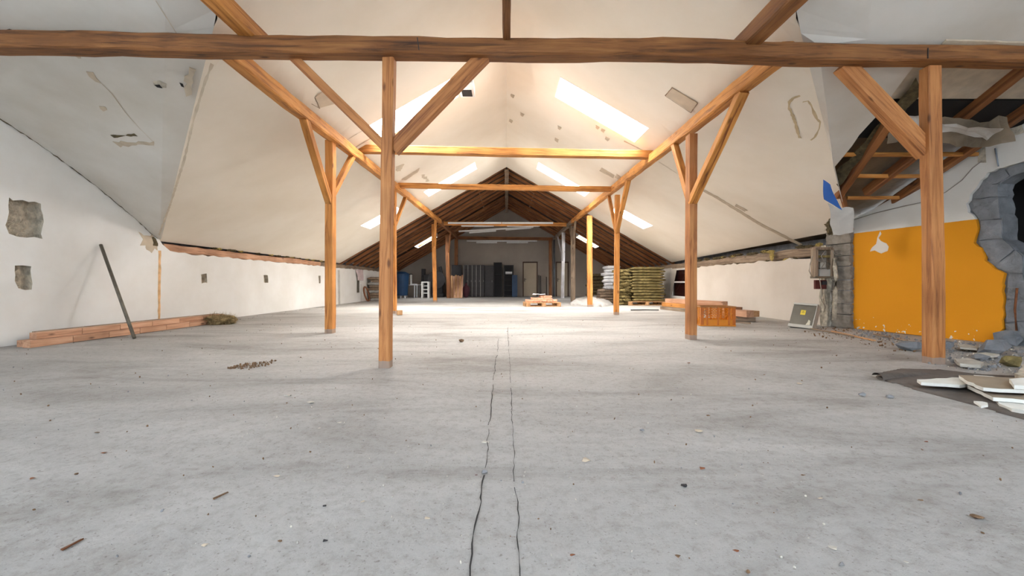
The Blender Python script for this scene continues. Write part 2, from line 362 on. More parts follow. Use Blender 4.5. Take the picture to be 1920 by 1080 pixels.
rear=tag(hfield('ceiling',fr(-6.6,8.0,.7)+[v for h in ADDED_REAR for v in h[:2]],fr(-7.6,0,.6)+[-3.9,-2.6],zt,CEIL_SHADE,holes=ADDED_REAR),kind='structure')
# outer roof
def zroof(x,Y):
    if Y<=0: return zt(abs(x),Y)+.28
    return max(zm(min(abs(x),6.35),Y)-max(0,abs(x)-6.35)*.5,(1.6+.44*(7.55-Y)) if Y<7.9 else -9)+.28
ox=fr(-7.2,8.2,.55)+[v for h in holes for v in h[:2]]+[v for h in ADDED_REAR for v in h[:2]]+[0]
oy=fr(-7.8,15.9,.5)+[v for h in holes for v in h[2:] if h[2]<15]+[-3.9,-2.6,0]
roof=tag(hfield('ceiling_outer_roof',ox,oy,zroof,MEMB,holes=list(holes)+ADDED_REAR,thick=.04),kind='structure')
roof2=tag(hfield('ceiling_roof_boarding',ox,fr(15.9,25.2,.5)+[v for h in holes for v in h[2:] if h[2]>15],zroof,SHEET,holes=list(holes),thick=.04),kind='structure')
# skylights: reveal + frame + pane, one window each, daylight above
wi=0
def skylight(h,zf,power,colr):
    global wi; wi+=1
    x0,x1,y0,y1=h; cx=(x0+x1)/2; cy=(y0+y1)/2
    e=empty('window_%d'%wi,(cx,cy,zf(cx,cy))); e['kind']='structure'
    def z(x,y): return zf(x,y)
    C=[(x0,y0),(x1,y0),(x1,y1),(x0,y1)]
    for a,b in zip(C,C[1:]+C[:1]):
        bm=bmesh.new(); d=Vector((b[0]-a[0],b[1]-a[1],0)).normalized(); o=Vector((d.y,-d.x,0)) # outward
        if (Vector((cx,cy,0))-Vector((a[0],a[1],0))).dot(o)>0: o=-o
        vs=[]
        for p,sg in ((a,-1),(b,1)):
            for off,dz in ((-.003,-.003),(.012,-.003),(.012,.34),(-.003,.34)):
                vs.append(bm.verts.new(Vector((p[0],p[1],z(*p)+dz))+o*off+d*sg*(.0 if off<0 else .012)))
        for f in ((0,1,2,3),(7,6,5,4),(0,4,5,1),(1,5,6,2),(2,6,7,3),(3,7,4,0)): bm.faces.new([vs[i] for i in f])
        from_bm('reveal_board',bm,FRAME,e)
    w=.03
    for a,b in zip(C,C[1:]+C[:1]):
        bm=bmesh.new(); A=Vector((a[0],a[1],z(*a)+.28)); B=Vector((b[0],b[1],z(*b)+.28)); ctr=Vector((cx,cy,z(cx,cy)+.28))
        d=(B-A).normalized(); n=(ctr-A); n=(n-n.dot(d)*d).normalized(); u=d.cross(n)
        vs=[]
        for P in (A,B):
            for s,t in ((0,0),(w,0),(w,.03),(0,.03)): vs.append(bm.verts.new(P+n*s+u*t))
        for f in ((0,1,2,3),(7,6,5,4),(0,4,5,1),(1,5,6,2),(2,6,7,3),(3,7,4,0)): bm.faces.new([vs[i] for i in f])
        from_bm('sash_bar',bm,FRAME,e)
    bm=bmesh.new(); bm.faces.new([bm.verts.new((p[0],p[1],z(*p)+.29)) for p in C]); from_bm('pane',bm,GLASS,e)
    A=Vector((x0,cy,z(x0,cy)));B=Vector((x1,cy,z(x1,cy)));C2=Vector((cx,y0,z(cx,y0)));D=Vector((cx,y1,z(cx,y1)))
    n=(B-A).cross(D-C2).normalized()
    if n.z<0:n=-n
    X=(B-A).normalized(); Yv=n.cross(X)
    M=Matrix((X,Yv,n)).transposed().to_4x4(); M.translation=Vector((cx,cy,z(cx,cy)+.37))
    l=area('daylight',(0,0,0),(0,0,0),(B-A).length,(D-C2).length,power,colr); l.matrix_basis=M
for i,a in enumerate(SKY):
    p=[P_NEAR,P_MID,P_LOW,P_FAR][i]
    skylight((a[0],a[1],a[2],a[3]),zm,p,WARM); skylight((-a[1],-a[0],a[2],a[3]),zm,p,WARM)
for h in ADDED_REAR: skylight(h,zt,P_ADDED_REAR,COOL)  # lamps over the added rear skylights
# ---------------------------------------------------------------- floor
bm=bmesh.new()
bmesh.ops.create_grid(bm,x_segments=80,y_segments=160,size=1)
for v in bm.verts:
    v.co.x=lerp(-7,8,(v.co.x+1)/2); v.co.y=lerp(-8,25.4,(v.co.y+1)/2); v.co.z=.006*noise.noise(Vector((v.co.x*.7,v.co.y*.9,0)))-.004
floor=tag(from_bm('floor',bm,FLOOR,None,None,True),kind='structure')
def crack(xb,amp,segs,seed):
    random.seed(seed); bm=bmesh.new(); prev=None; off=0
    for s in segs:
        prev=None; Y=s[0]
        while Y<s[1]:
            off=off*.75+random.uniform(-amp,amp); w=s[2]*random.uniform(.35,1.2)
            x=lerp(xb[0],xb[1],clamp((Y-1.1)/7))+off
            a=bm.verts.new((x-w,Y,.0035)); b=bm.verts.new((x+w,Y,.0035))
            if prev: bm.faces.new((prev[0],prev[1],b,a))
            prev=(a,b); Y+=random.uniform(.015,.04)*(1+Y*.35)
    return from_bm('crack',bm,CRACK,floor)
crack((-.097,-.12),.006,[(1.0,1.75,.0028),(1.78,2.3,.0016),(2.32,3.3,.003),(3.4,4.6,.0025),(4.8,6,.0018)],3)
crack((.036,.02),.004,[(1.0,1.62,.0016),(1.66,2.6,.0014),(2.6,3.2,.002),(3.3,5,.0014),(5.2,7.5,.0022)],5)
# ---------------------------------------------------------------- walls
def polywall(name,outer,hls,M,mat,thick,parent=None,kind='structure',rev=None):
    """outer/hls: lists of (u,z); extruded along local -y (away from the room)"""
    polys=[[Vector((p[0],p[1],0)) for p in o] for o in [outer]+list(hls)]
    tris=tessellate_polygon(polys); flat=[p for o in polys for p in o]
    bm=bmesh.new(); fv=[bm.verts.new((p.x,0,p.y)) for p in flat]; bv=[bm.verts.new((p.x,thick,p.y)) for p in flat]
    for t in tris:
        try:
            bm.faces.new([fv[i] for i in t]); bm.faces.new([bv[i] for i in t[::-1]])
        except ValueError: pass
    k=0
    for o in polys:
        n=len(o)
        for i in range(n):
            try: bm.faces.new((fv[k+i],fv[k+(i+1)%n],bv[k+(i+1)%n],bv[k+i])).material_index=1 if (k and rev) else 0
            except ValueError: pass
        k+=n
    o=from_bm(name,bm,mat,parent,M)
    if rev: o.data.materials.append(rev)
    if kind: tag(o,kind=kind)
    return o
def rag(pts,amp=.02,step=.08,closed=True,seed=1):
    rr=random.Random(seed); out=[]
    n=len(pts); rng=range(n if closed else n-1)
    for i in rng:
        a=Vector(pts[i]);b=Vector(pts[(i+1)%n]); m=max(1,int((b-a).length/step))
        for k in range(m):
            p=a.lerp(b,k/m); out.append((p.x+rr.uniform(-amp,amp),p.y+rr.uniform(-amp,amp)))
    if not closed: out.append(tuple(pts[-1]))
    return out
# left wall : local u = Y, local y(+)= outward (-x)
ML=Matrix(((0,-1,0,-6.35),(1,0,0,0),(0,0,1,0),(0,0,0,1)))
def lp(px,py): p=lwall(px,py); return (p.y,p.z)
n1=[lp(*p) for p in ((14,372),(40,376),(76,380),(79,405),(80,447),(50,446),(18,436),(10,425),(14,400))]
n2=[lp(*p) for p in ((29,498),(58,498),(60,520),(58,543),(34,542),(27,525))]
n3=[lp(*p) for p in ((377,514),(387,513),(389,530),(378,531))]
n4=[lp(*p) for p in ((494,516),(502,516),(503,530),(495,530))]
n5=[lp(*p) for p in ((597,517),(601,517),(601,531),(598,531))]
nich=[rag(n1,.02,.07,seed=2),rag(n2,.012,.06,seed=3),rag(n3,.008,.05,seed=4),rag(n4,.006,.05,seed=5),rag(n5,.006,.05,seed=6)]
topL=[(25.0,1.40)]+[(Y,1.385+random.uniform(-.02,.02)) for Y in fr(8.0,24.8,.16)[::-1]]+[(7.8,1.41),(7.62,1.52),(7.56,1.6)]
topL+=[(Y,zt(-6.35,Y)+.01) for Y in fr(3.2,7.4,.3)[::-1]]+[(0,4.92),(-7.5,1.62)]
wallL=polywall('wall_left',[(-7.5,0),(25,0)]+topL,nich,ML,WALLW,.14,rev=NICHE)
def backing(name,pts,x,mat,parent,off=.1,amp=.02):
    ys=[p[0] for p in pts]; zs=[p[1] for p in pts]; bm=bmesh.new()
    y0,y1,z0,z1=min(ys)-.06,max(ys)+.06,min(zs)-.06,max(zs)+.06; n=12; g=[]
    for i in range(n+1):
        g.append([bm.verts.new((x-off-random.uniform(-amp,amp)-.02*math.sin(i*.9),lerp(y0,y1,i/n),lerp(z0,z1,j/n))) for j in range(n+1)])
    for i in range(n):
        for j in range(n): bm.faces.new((g[i][j],g[i+1][j],g[i+1][j+1],g[i][j+1]))
    return from_bm(name,bm,mat,parent,Matrix())
for k,p in enumerate(nich):
    backing('niche_back',p,-6.35,NICHE,wallL,.11 if k==0 else .07,.02 if k==0 else .006)
# outer shells
tag(box('wall_left_outer',(-6.78,8.7,.85),(.3,33.6,1.7),BLOCK),kind='structure')
gl=polywall('wall_left_gable_back',[(-7.6,0),(7.9,0),(7.9,1.7),(0,5.35),(-7.6,1.85)],[],Matrix(((0,-1,0,-6.55),(1,0,0,0),(0,0,1,0),(0,0,0,1))),BLOCK,.1)
# near-edge joint between wall and ceiling, left
bm=bmesh.new(); prev=None
for i in range(60):
    Y=lerp(4.6,7.5,i/59); z=zt(-6.34,Y)-.012+random.uniform(-.008,.008); w=random.uniform(.002,.02)
    a=bm.verts.new((-6.335,Y,z)); b=bm.verts.new((-6.335,Y,z-w))
    if prev: bm.faces.new((prev[0],prev[1],b,a))
    prev=(a,b)
from_bm('joint_crack',bm,WOOLD,wallL)
# right long wall (x 6.0 -> 6.3)
a0=Vector((6.0,7.66)); a1=Vector((6.30,25.0)); dv=(a1-a0); LR=dv.length; dv.normalize()
MR=Matrix(((dv.x,dv.y,0,a0.x),(dv.y,-dv.x,0,a0.y),(0,0,1,0),(0,0,0,1)))
win=[(6.05,.28),(7.75,.28),(7.75,1.33),(6.05,1.33)]
winb=[lp2 for lp2 in ((.02,.72),(.2,.72),(.2,.92),(.02,.92))]
topR=[(LR,1.33)]+[(u,1.315+random.uniform(-.03,.025)) for u in fr(.5,LR-.2,.16)[::-1] ]+[(0,1.30)]
wallR=polywall('wall_right',[(0,0),(LR,0)]+topR,[win],MR,WALLR,.12)
tag(box('wall_right_outer',(6.75,16.6,.85),(.35,17.6,1.7),BLOCK,rot=Euler((0,0,-.017))),kind='structure')
# right window with dark room behind
w=empty('window_%d'%(wi+1),(6.12,14.5,.8)); w['kind']='structure'
def RP(u,z,off=0): 
    v=MR@Vector((u,-off,z)); return v
for nm,u,z,su,sz in (('sash_bar',6.08,.805,.06,1.05),('sash_bar',7.72,.805,.06,1.05),('sash_bar',6.9,.31,1.7,.06),('sash_bar',6.9,1.30,1.7,.06),('sash_bar',6.9,.84,1.7,.05)):
    box(nm,(RP(u,z,-.03)-Vector((6.12,14.5,.8))),(.05,su,sz),FRAME,w,Euler((0,0,-math.atan2(dv.x,dv.y))))
bm=bmesh.new(); bm.faces.new([bm.verts.new(RP(u,z,-.05)) for u,z in ((6.1,.3),(7.7,.3),(7.7,1.3),(6.1,1.3))]); from_bm('pane',bm,GLASSD,w)
bm=bmesh.new(); bm.faces.new([bm.verts.new(RP(u,z,-.11)) for u,z in ((6.0,.2),(7.8,.2),(7.8,1.4),(6.0,1.4))]); from_bm('dark_backing',bm,RED,w)
# white pier and grey niche beside it
pr=tag(box('trim_1',(6.1,16.35,.68),(.34,.3,1.36),WALLW),kind='structure')
tag(box('trim_2',(6.2,15.75,.68),(.16,.6,1.36),GREYP),kind='structure'); 
# wall panel above the niche
# orange gable wall (right)
d=Vector((OWS,-1,0)).normalized(); nrm=Vector((d.y,-d.x,0)) # outward? fix below
out=Vector((.982,.189,0))
MO=Matrix(((d.x,out.x,0,OWX),(d.y,out.y,0,OWY),(0,0,1,0),(0,0,0,1)))
sc=math.sqrt(1+OWS**2)
def ow(px,py): t,z=owall(px,py); return (t*sc,z)
A=[ow(*p) for p in ((1990,290),(1918,302),(1880,313),(1852,325),(1838,338),(1832,352),(1818,366),(1812,384),(1816,398),(1829,410),(1833,428),(1827,455),(1840,466),(1848,488),(1864,503),(1884,514),(1879,530),(1881,560),(1880,600),(1877,622),(1876,632),(1886,643))]
zgt=lambda t:1.6+.44*(7.55-abs(OWY-t))+.25
UEND=14.9
outer=[(0,0)]+[(A[-1][0],0)]+rag(A[::-1],.012,.05,False,9)
outer=[(0,0),(A[-1][0],0)]+rag(A[::-1],.012,.05,False,9)+[(A[0][0]+1.2,A[0][1]+.1),(A[0][0]+1.3,0),(UEND,0),(UEND,1.7)]
outer+=[(t*sc,zgt(t)-.0) for t in (7.34,)]
up=[]
for k in range(40):
    t=lerp(6.2,.02,k/39); up.append((t*sc,zgt(t)-.03+random.uniform(-.035,.02)))
outer+=up
wallO=polywall('wall_right_gable',outer,[],MO,WALLO,.05)
B=[ow(*p) for p in ((1985,305),(1918,317),(1890,330),(1868,345),(1867,380),(1872,400),(1874,420),(1876,448),(1900,468),(1913,478),(1914,510),(1919,540),(1919,570),(1926,600),(1922,630),(1930,645))]
MO2=MO@Matrix.Translation((0,.05,0))
# block layer with the opening
outerB=[(0,0),(B[-1][0],0)]+rag(B[::-1],.012,.06,False,11)+[(B[0][0]+1.1,B[0][1]+.1),(B[0][0]+1.2,0),(UEND,0),(UEND,1.7),(7.34*sc,zgt(7.34)-.1),(.02,zgt(0)-.1)]
blk=polywall('wall_right_gable_blocks',outerB,[],MO2,BLOCK,.26)
# individual broken blocks showing in the breach, between the plaster edge and the hole
def pieceblock(pxs,depth,seed,off=.02):
    rr=random.Random(seed); pts=[ow(*p) for p in pxs]; bm=bmesh.new()
    pts=rag(pts,.008,.07,True,seed)
    f=[bm.verts.new((p[0],off+rr.uniform(0,.012),p[1])) for p in pts]; b=[bm.verts.new((p[0],depth,p[1])) for p in pts]
    cx=sum(p[0] for p in pts)/len(pts); cz=sum(p[1] for p in pts)/len(pts); c=bm.verts.new((cx,off-.004+rr.uniform(-.012,.012),cz))
    n=len(f)
    for i in range(n): bm.faces.new((c,f[i],f[(i+1)%n])); bm.faces.new((f[i],b[i],b[(i+1)%n],f[(i+1)%n]))
    return from_bm('broken_block',bm,BLOCK,blk,MO.copy())
for k,p in enumerate([[(1884,316),(1915,304),(1930,320),(1892,330)],[(1856,328),(1882,317),(1890,330),(1868,344),(1842,346)],[(1840,347),(1868,346),(1868,368),(1824,372)],[(1822,374),(1868,370),(1871,410),(1834,412),(1820,396)],
    [(1836,414),(1872,412),(1876,446),(1834,450)],[(1834,453),(1877,450),(1898,468),(1870,490),(1850,486)],[(1872,492),(1900,470),(1914,480),(1914,512),(1888,512),(1866,502)],
    [(1888,515),(1914,515),(1919,560),(1884,560)],[(1884,563),(1919,563),(1925,602),(1884,604)],[(1883,607),(1924,605),(1924,640),(1884,642)]]):
    pieceblock(p,.2,30+k)
tube('rebar_stain',[MO@Vector((ow(1907,540)[0],.0,ow(1907,540)[1])),MO@Vector((ow(1904,580)[0],-.01,ow(1904,580)[1])),MO@Vector((ow(1906,620)[0],.0,ow(1906,620)[1]))],.012,RUST,blk)
# dark room beyond the breach
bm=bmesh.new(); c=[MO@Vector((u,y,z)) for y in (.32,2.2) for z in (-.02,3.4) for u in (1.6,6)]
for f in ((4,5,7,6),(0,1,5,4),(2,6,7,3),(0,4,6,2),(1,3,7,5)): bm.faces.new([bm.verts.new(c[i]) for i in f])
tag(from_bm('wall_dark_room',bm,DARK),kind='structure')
# peeled patch on the orange paint
pp=[ow(*p) for p in ((1651,433),(1653,438),(1648,446),(1651,452),(1662,456),(1667,462),(1665,471),(1652,475),(1640,470),(1631,471),(1636,463),(1643,457),(1645,446),(1648,438))]
polywall('peeled_patch',rag(pp,.006,.04,True,4),[],MO@Matrix.Translation((0,-.004,0)),WALLR,.006,wallO,None)
# crumbled block pier at the corner
pier=empty('wall_corner_pier',(6.08,7.52,0)); pier['kind']='structure'
z=0
for k in range(8):
    h=random.choice((.19,.22,.24)); bm=bmesh.new(); bmesh.ops.create_cube(bm,size=1); bmesh.ops.subdivide_edges(bm,edges=bm.edges[:],cuts=3,use_grid_fill=True)
    for v in bm.verts:
        v.co=Vector((v.co.x*.2,v.co.y*.44,v.co.z*(h-.012)))+Vector((noise.noise(v.co*3+Vector((k,0,0))),noise.noise(v.co*3+Vector((9,k,0))),0))*.03
    from_bm('block',bm,BLOCKB,pier,Matrix.Translation((6.13+random.uniform(-.015,.015),7.53,z+h/2))@Matrix.Rotation(.15,4,'Z')); z+=h
    if z>1.75: break
bm=bmesh.new(); bmesh.ops.create_cube(bm,size=1); bmesh.ops.subdivide_edges(bm,edges=bm.edges[:],cuts=7,use_grid_fill=True)
for v in bm.verts: v.co=Vector((v.co.x*.14,v.co.y*.12,v.co.z*1.5+.75))+Vector((noise.noise(v.co*9),noise.noise(v.co*9+Vector((4,4,4))),0))*.05
from_bm('mortar_chase',bm,NICHE,pier,Matrix.Translation((5.98,7.72,0)))
# rear + far walls
added_windows=[[(x0,.35),(x0+2.2,.35),(x0+2.2,1.45),(x0,1.45)] for x0 in (-5.4,-2.4,.6,3.6)]  # added back windows, out of view, to throw cool light forward
wallB=polywall('wall_back',[(-7,0),(8.2,0),(8.2,1.9),(-7,1.9)],added_windows,Matrix.Translation((0,-7.6,0)),WALLR,.2)
for q in added_windows:
    wi+=1; xc=q[0][0]+1.1; e=empty('window_%d'%wi,(xc,-7.55,.9)); e['kind']='structure'
    for c_,s_ in (((-1.07,0,0),(.06,.06,1.1)),((1.07,0,0),(.06,.06,1.1)),((0,0,0),(.06,.05,1.0)),((0,0,.52),(2.08,.06,.06)),((0,0,-.52),(2.08,.06,.06))): box('sash_bar',c_,s_,FRAME,e)
    box('pane',(0,.01,0),(2.1,.004,1.0),GLASS,e)
    area('daylight',(xc,-7.7,.9),(R(90),0,R(180)),2.2,1.1,P_ADDED_BACK,COOL)  # cool area lamp outside each added window
tag(box('wall_right_rear',(7.75,-3.8,2.2),(.2,7.8,5.6),BLOCK),kind='structure')
doors=[((980,491),(1008,556)),((1042,491),(1066,556))]
YF=25.0
holesF=[]
for a,b in doors: holesF.append([(at(a[0],YF),.0),(at(b[0],YF),.0),(at(b[0],YF),2.1),(at(a[0],YF),2.1)])
X0,X1=-6.6,6.7
o=[(X0,0)]
for h in holesF: o+= [(h[0][0],0),(h[3][0],h[3][1]),(h[2][0],h[2][1]),(h[1][0],0)]
o+=[(X1,0),(X1,1.65),(0,5.5),(X0,1.65)]
tag(box('wall_far_sky_block',(0,25.35,3),(15,.2,6.4),DARK),kind='structure')  # added unseen box, keeps sky from leaking through far wall gaps
wallF=polywall('wall_far',o,[],Matrix.Translation((0,YF,0)),WALLF,.2)
for k,h in enumerate(holesF):
    x0,x1=h[0][0],h[1][0]; e=empty('door_%d'%(k+1),((x0+x1)/2,YF,0)); e['kind']='structure'; wdt=x1-x0
    box('door_frame',(-wdt/2+.03,-.03,1.05),(.06,.1,2.1),DOORF,e); box('door_frame',(wdt/2-.03,-.03,1.05),(.06,.1,2.1),DOORF,e); box('door_frame',(0,-.03,2.07),(wdt,.1,.06),DOORF,e)
    box('door_leaf',(0,.02,1.02),(wdt-.12,.05,2.02),DOORM,e,bev=.004)
    bm=bmesh.new(); bx(bm,(0,0,0),(.035,.012,.2)); cyl(bm,(0,-.0,.04),(0,-.05,.04),.01); cyl(bm,(0,-.05,.04),(.11,-.05,.04),.01)
    from_bm('door_handle',bm,BLACK,e,Matrix.Translation(((x0+x1)/2-wdt/2+.12,YF-.012,1.0)))
# ---------------------------------------------------------------- timbers
def timber(name,p0,p1,w,dd,mat,parent=None,roll=0,wane=.12,jit=.006,wob=.012,step=.3,taper=1):
    p0=Vector(p0);p1=Vector(p1); dvec=p1-p0; Ln=dvec.length
    zax=dvec.normalized()
    ref=Vector((0,1,0)) if abs(zax.z)>.6 else Vector((0,0,1))
    xax=ref.cross(zax).normalized(); yax=zax.cross(xax)
    Rm=Matrix((xax,yax,zax)).transposed().to_4x4(); M=Matrix.Translation(p0)@Rm@Matrix.Rotation(roll,4,'Z')
    n=max(1,int(Ln/step)); bm=bmesh.new(); rings=[]; s=random.uniform(0,50)
    c=wane; base=[(-1+c*2,-1),(1-c*2,-1),(1,-1+c*2),(1,1-c*2),(1-c*2,1),(-1+c*2,1),(-1,1-c*2),(-1,-1+c*2)]
    for i in range(n+1):
        t=i/n; ox=wob*noise.noise(Vector((s,t*Ln*.5,0))); oy=wob*noise.noise(Vector((s,7,t*Ln*.5))); k=lerp(1,taper,t)
        if i in (0,n): ox=oy=0
        rings.append([bm.verts.new((b[0]*w/2*k+ox+random.uniform(-jit,jit)*.5,b[1]*dd/2*k+oy+random.uniform(-jit,jit)*.5,t*Ln)) for b in base])
    for a,b in zip(rings,rings[1:]):
        for k in range(8): bm.faces.new((a[k],a[(k+1)%8],b[(k+1)%8],b[k]))
    bm.faces.new(rings[0][::-1]); bm.faces.new(rings[-1])
    return from_bm(name,bm,mat,parent,M)
# front beam
k=.0335
def FB(px,py): # point on the front beam's vertical plane
    m=(px-CX)/F; Y=(3.90+k*1.15)/(1-k*m) ; return Vector((m*Y,Y,zat(py,Y)))
fb=timber('tie_beam',FB(-160,78),FB(2080,110),.165,.16,W_BEAM,wane=.1,jit=.012,wob=.03,step=.25)
tag(fb,'long dark hewn beam crossing the whole width above the two nearest posts','beam')
for a,b in (((786,80),(789,103)),((1724,99),(1724,118))):
    p,q=FB(*a),FB(*b); timber('scarf_seam',p+Vector((0,-.083,0)),q+Vector((0,-.083,0)),.008,.006,BLACK,fb,wane=.1,jit=.001,wob=0)
# scarf joint
box('scarf_wedge',FB(805,0)*0+FB(760,77),(.5,.15,.035),W_BEAM,fb) if False else None
def post(px,ybase,ytop,wpx,label,mat=W_PUR_POST,dd=None,px_top=None,wane=.06,group='roof posts'):
    Y=620/(ybase-CY); kk=F/Y; x=at(px,Y); w=wpx/kk
    Yb=Y+ (dd or w)/2
    e=empty('timber_post',(x*Yb/Y if False else x,Yb,0),0,label,'post',group)
    xt=at(px_top if px_top is not None else px,Y)
    timber('post_shaft',(x,Yb,-.005),(xt,Yb,zat(ytop,Y)),w,dd or w,mat,e,wane=wane,jit=.005,wob=.01)
    return e,x,Yb,Y,w
def brace(e,p0,p1,w,dd,mat=W_PUR): return timber('brace',p0,p1,w,dd,mat,e,wane=.05,jit=.004,wob=.006)
e,x,Yb,Y,w=post(720,690,100,21,'nearest post left of centre with two braces spreading up to the front beam',W_POST,px_top=727,dd=.11)
def pt(px,py,Y): return Vector((at(px,Y),Y,zat(py,Y)))
brace(e,pt(722,276,Yb),pt(538,95,Yb),.085,.085,W_BRACE); brace(e,pt(737,281,Yb+.03),pt(913,100,Yb+.02),.125,.1,W_BRACE)
e,x,Yb,Y,w=post(1761,683,122,25,'thick near post on the right in front of the orange wall',W_POST,px_top=1755,dd=.11)
brace(e,pt(1737,287,Yb+.05),pt(1580,122,Yb+.03),.15,.12,W_BRACE)
PL=[]
# purlins
def PX(Y,side): return side*lerp(2.72,2.86,clamp((Y-4)/8)) if side>0 else -lerp(2.72,2.9,clamp((Y-4)/8))
def PZ(Y): return lerp(2.97,3.40,clamp((Y-3.9)/12)) # underside
for side,nm in ((-1,'left'),(1,'right')):
    segs=[(4.0,10.6),(10.6,18.0),(18.0,24.6)]
    for i,(a,b) in enumerate(segs):
        hgt=.17
        m=[W_PUR,W_PUR,W_RAFT if side<0 else W_GREY][i]
        if side>0 and i==0: m=W_PUR
        p=timber('purlin',(PX(a,side),a,PZ(a)+hgt/2),(PX(b,side),b,PZ(b)+hgt/2),.14,hgt,m,wane=.1,jit=.012,wob=.02)
        tag(p,['near length of the %s purlin running back from the front beam','middle length of the %s purlin under the white ceiling','farthest length of the %s purlin under the bare rafters'][i]%nm,'beam',nm+' purlin')
# three near purlins over the front beam
for x0,wd_,ht,m,lb in ((-2.47,.15,.16,W_PUR,'short golden beam passing over the front beam at top left'),(2.42,.17,.17,W_BEAM,'short rough beam passing over the front beam at top right'),(0,.07,.12,W_BEAM,'slim dark beam resting on the front beam at top centre')):
    Ya=4.12 if x0 else 4.0
    tag(timber('near_beam',(x0*.97,Ya,3.07+ht/2),(x0*.97+(.0),-1.2,3.07+ht/2),wd_,ht,m,wane=.1),lb,'beam')
def ypost(px,yb,yt,wpx,label,braces,mat=W_PUR_POST,bm_=W_PUR,px_top=None,dd=None):
    e,x,Yb,Y,w=post(px,yb,yt,wpx,label,mat,dd=dd,px_top=px_top)
    for (dy,zl,th) in braces:   # dy: reach along the purlin (− toward camera)
        zu=PZ(Yb+dy); s=1 if x>0 else -1
        brace(e,(x,Yb+(w/2-.03)*(1 if dy>0 else -1),zl),(PX(Yb+dy,s),Yb+dy,zu+.02),th,th,bm_)
    return e
ypost(615.5,625,262,15,'golden post with two braces under the left purlin, nearest of its row',[(-1.05,2.1,.1),(.85,2.2,.09)],px_top=616,dd=.14)
ypost(737,588,350,9,'golden post half hidden behind the nearest left post',[(-.9,2.35,.09),(.9,2.3,.09)],px_top=737,dd=.14)
ypost(815.5,566,420,7,'slim golden post under the left purlin at the start of the bare rafters',[(-.9,2.4,.09)],px_top=812.5,dd=.12)
ypost(841,559,440,7,'brown post in front of the leaning plank bundle',[(-.9,2.45,.08)],mat=W_RAFT,bm_=W_RAFT,px_top=838)
ypost(855,556.6,449,6,'dark brown post behind the plank bundle near the far wall',[],mat=W_RAFT)
ypost(1300,637,250,15,'sturdy brown post with two braces standing by the orange crate',[(-1.15,1.95,.11),(.9,2.0,.09)],mat=W_POST,px_top=1301,dd=.15)
ypost(1156.5,590,365,9,'golden post with two braces in front of the mineral wool stack',[(-1.0,2.1,.1),(1.0,2.15,.08)],px_top=1158.5,dd=.1)
ypost(1107,575,404,9,'plain golden post standing in the pale sheet heap',[],px_top=1106)
ypost(1075,565.5,424,8,'greyish post with a brace left of the plain golden post',[(-.9,2.5,.08),(.7,2.5,.08)],mat=W_GREY,bm_=W_GREY)
ypost(1055,559,436,6,'white painted post with splayed braces near the second door',[(-1.0,2.0,.07),(.9,2.0,.07)],mat=W_WHITE,bm_=W_WHITE,px_top=1057)
ypost(1032,556.6,449,5.5,'dark post between the two far doors',[],mat=W_RAFT)
tag(tube('drain_pipe',[(at(1040,24.6),24.85,0.01),(at(1040,24.6),24.85,3.4)],.05,PIPE),'thin grey vertical pipe on far wall left of the second door','pipe')
# ties
def tie(x0,y0,x1,y1,Y,h,label,m=W_PUR):
    t=timber('tie_beam',(at(x0,Y),Y,zat(y0,Y)),(at(x1,Y),Y+.06,zat(y1,Y)),h,h,m,wane=.06,jit=.005); t['label']=label; t['category']='beam'; t['group']='cross ties'; return t
tie(664,280,1226,289,7.95,.145,'golden cross tie beam nearest after the front beam'); tie(744,348,1150,354,10.95,.13,'golden cross tie beam second after the front beam')
tie(822,419,1062,421,18.7,.16,'cross tie beam with white lamps, third after the front beam'); tie(853,446,1036,448,24.3,.17,'dark cross tie beam closest to the far wall',W_RAFT)
# ridge board and exposed rafters
rb=timber('ridge_board',(0,15.95,5.12),(0,24.98,5.12),.16,.14,W_GREY,wane=.03); tag(rb,'grey ridge beam running back under the peak of the bare roof','beam')
rid=0
for i in range(13):
    Y=16.1+i*.72
    for s in (-1,1):
        if 20.4<Y<21.5:
            Y2=20.42 if Y<20.95 else 21.48
        else: Y2=Y
        timber('rafter',(s*.05,Y2,5.27+.05),(s*6.5,Y2,zm(6.35,Y2)-.03),.17,.09,W_RAFT,roof2,wane=.03,wob=.02)
# dark boarding between rafters, upper side shows as lath strips
for i in range(3):
    x=1.2+i*2
    for s in (-1,1):
        for (ya,yb) in ([(15.9,25)] if not(3.5<x<4.65) else [(15.9,20.45),(21.45,25)]):
            z=zm(x,18)+.20
            box('roof_lath',(s*x,(ya+yb)/2,z-0+ .0),(.06,yb-ya,.03),W_GREY if i%3==0 else W_RAFT,roof2,Euler((0,s*math.atan(.577),0)))
# knee plates
def plate(side):
    L=[]
    if side<0: segs=[((-6.47,7.72),(-6.47,14.2),W_RED,'old reddish wall plate log above the left white wall'),((-6.47,14.2),(-6.47,24.9),W_GREY,'greyer far length of the left wall plate')]
    else: segs=[((6.13,7.95),(6.28,16.3),W_GREY,'rough grey wall plate above the right wall with torn insulation'),((6.35,16.3),(6.42,24.9),W_GREY,'far length of the right wall plate behind the wool stack')]
    for a,b,m,lb in segs:
        z=1.455 if side<0 else 1.42
        t=timber('wall_plate',(a[0],a[1],z),(b[0],b[1],z),.16,.15 if side<0 else .2,m,wane=.12,jit=.02,wob=.03,step=.2); tag(t,lb,'beam','wall plates')
plate(-1); plate(1)
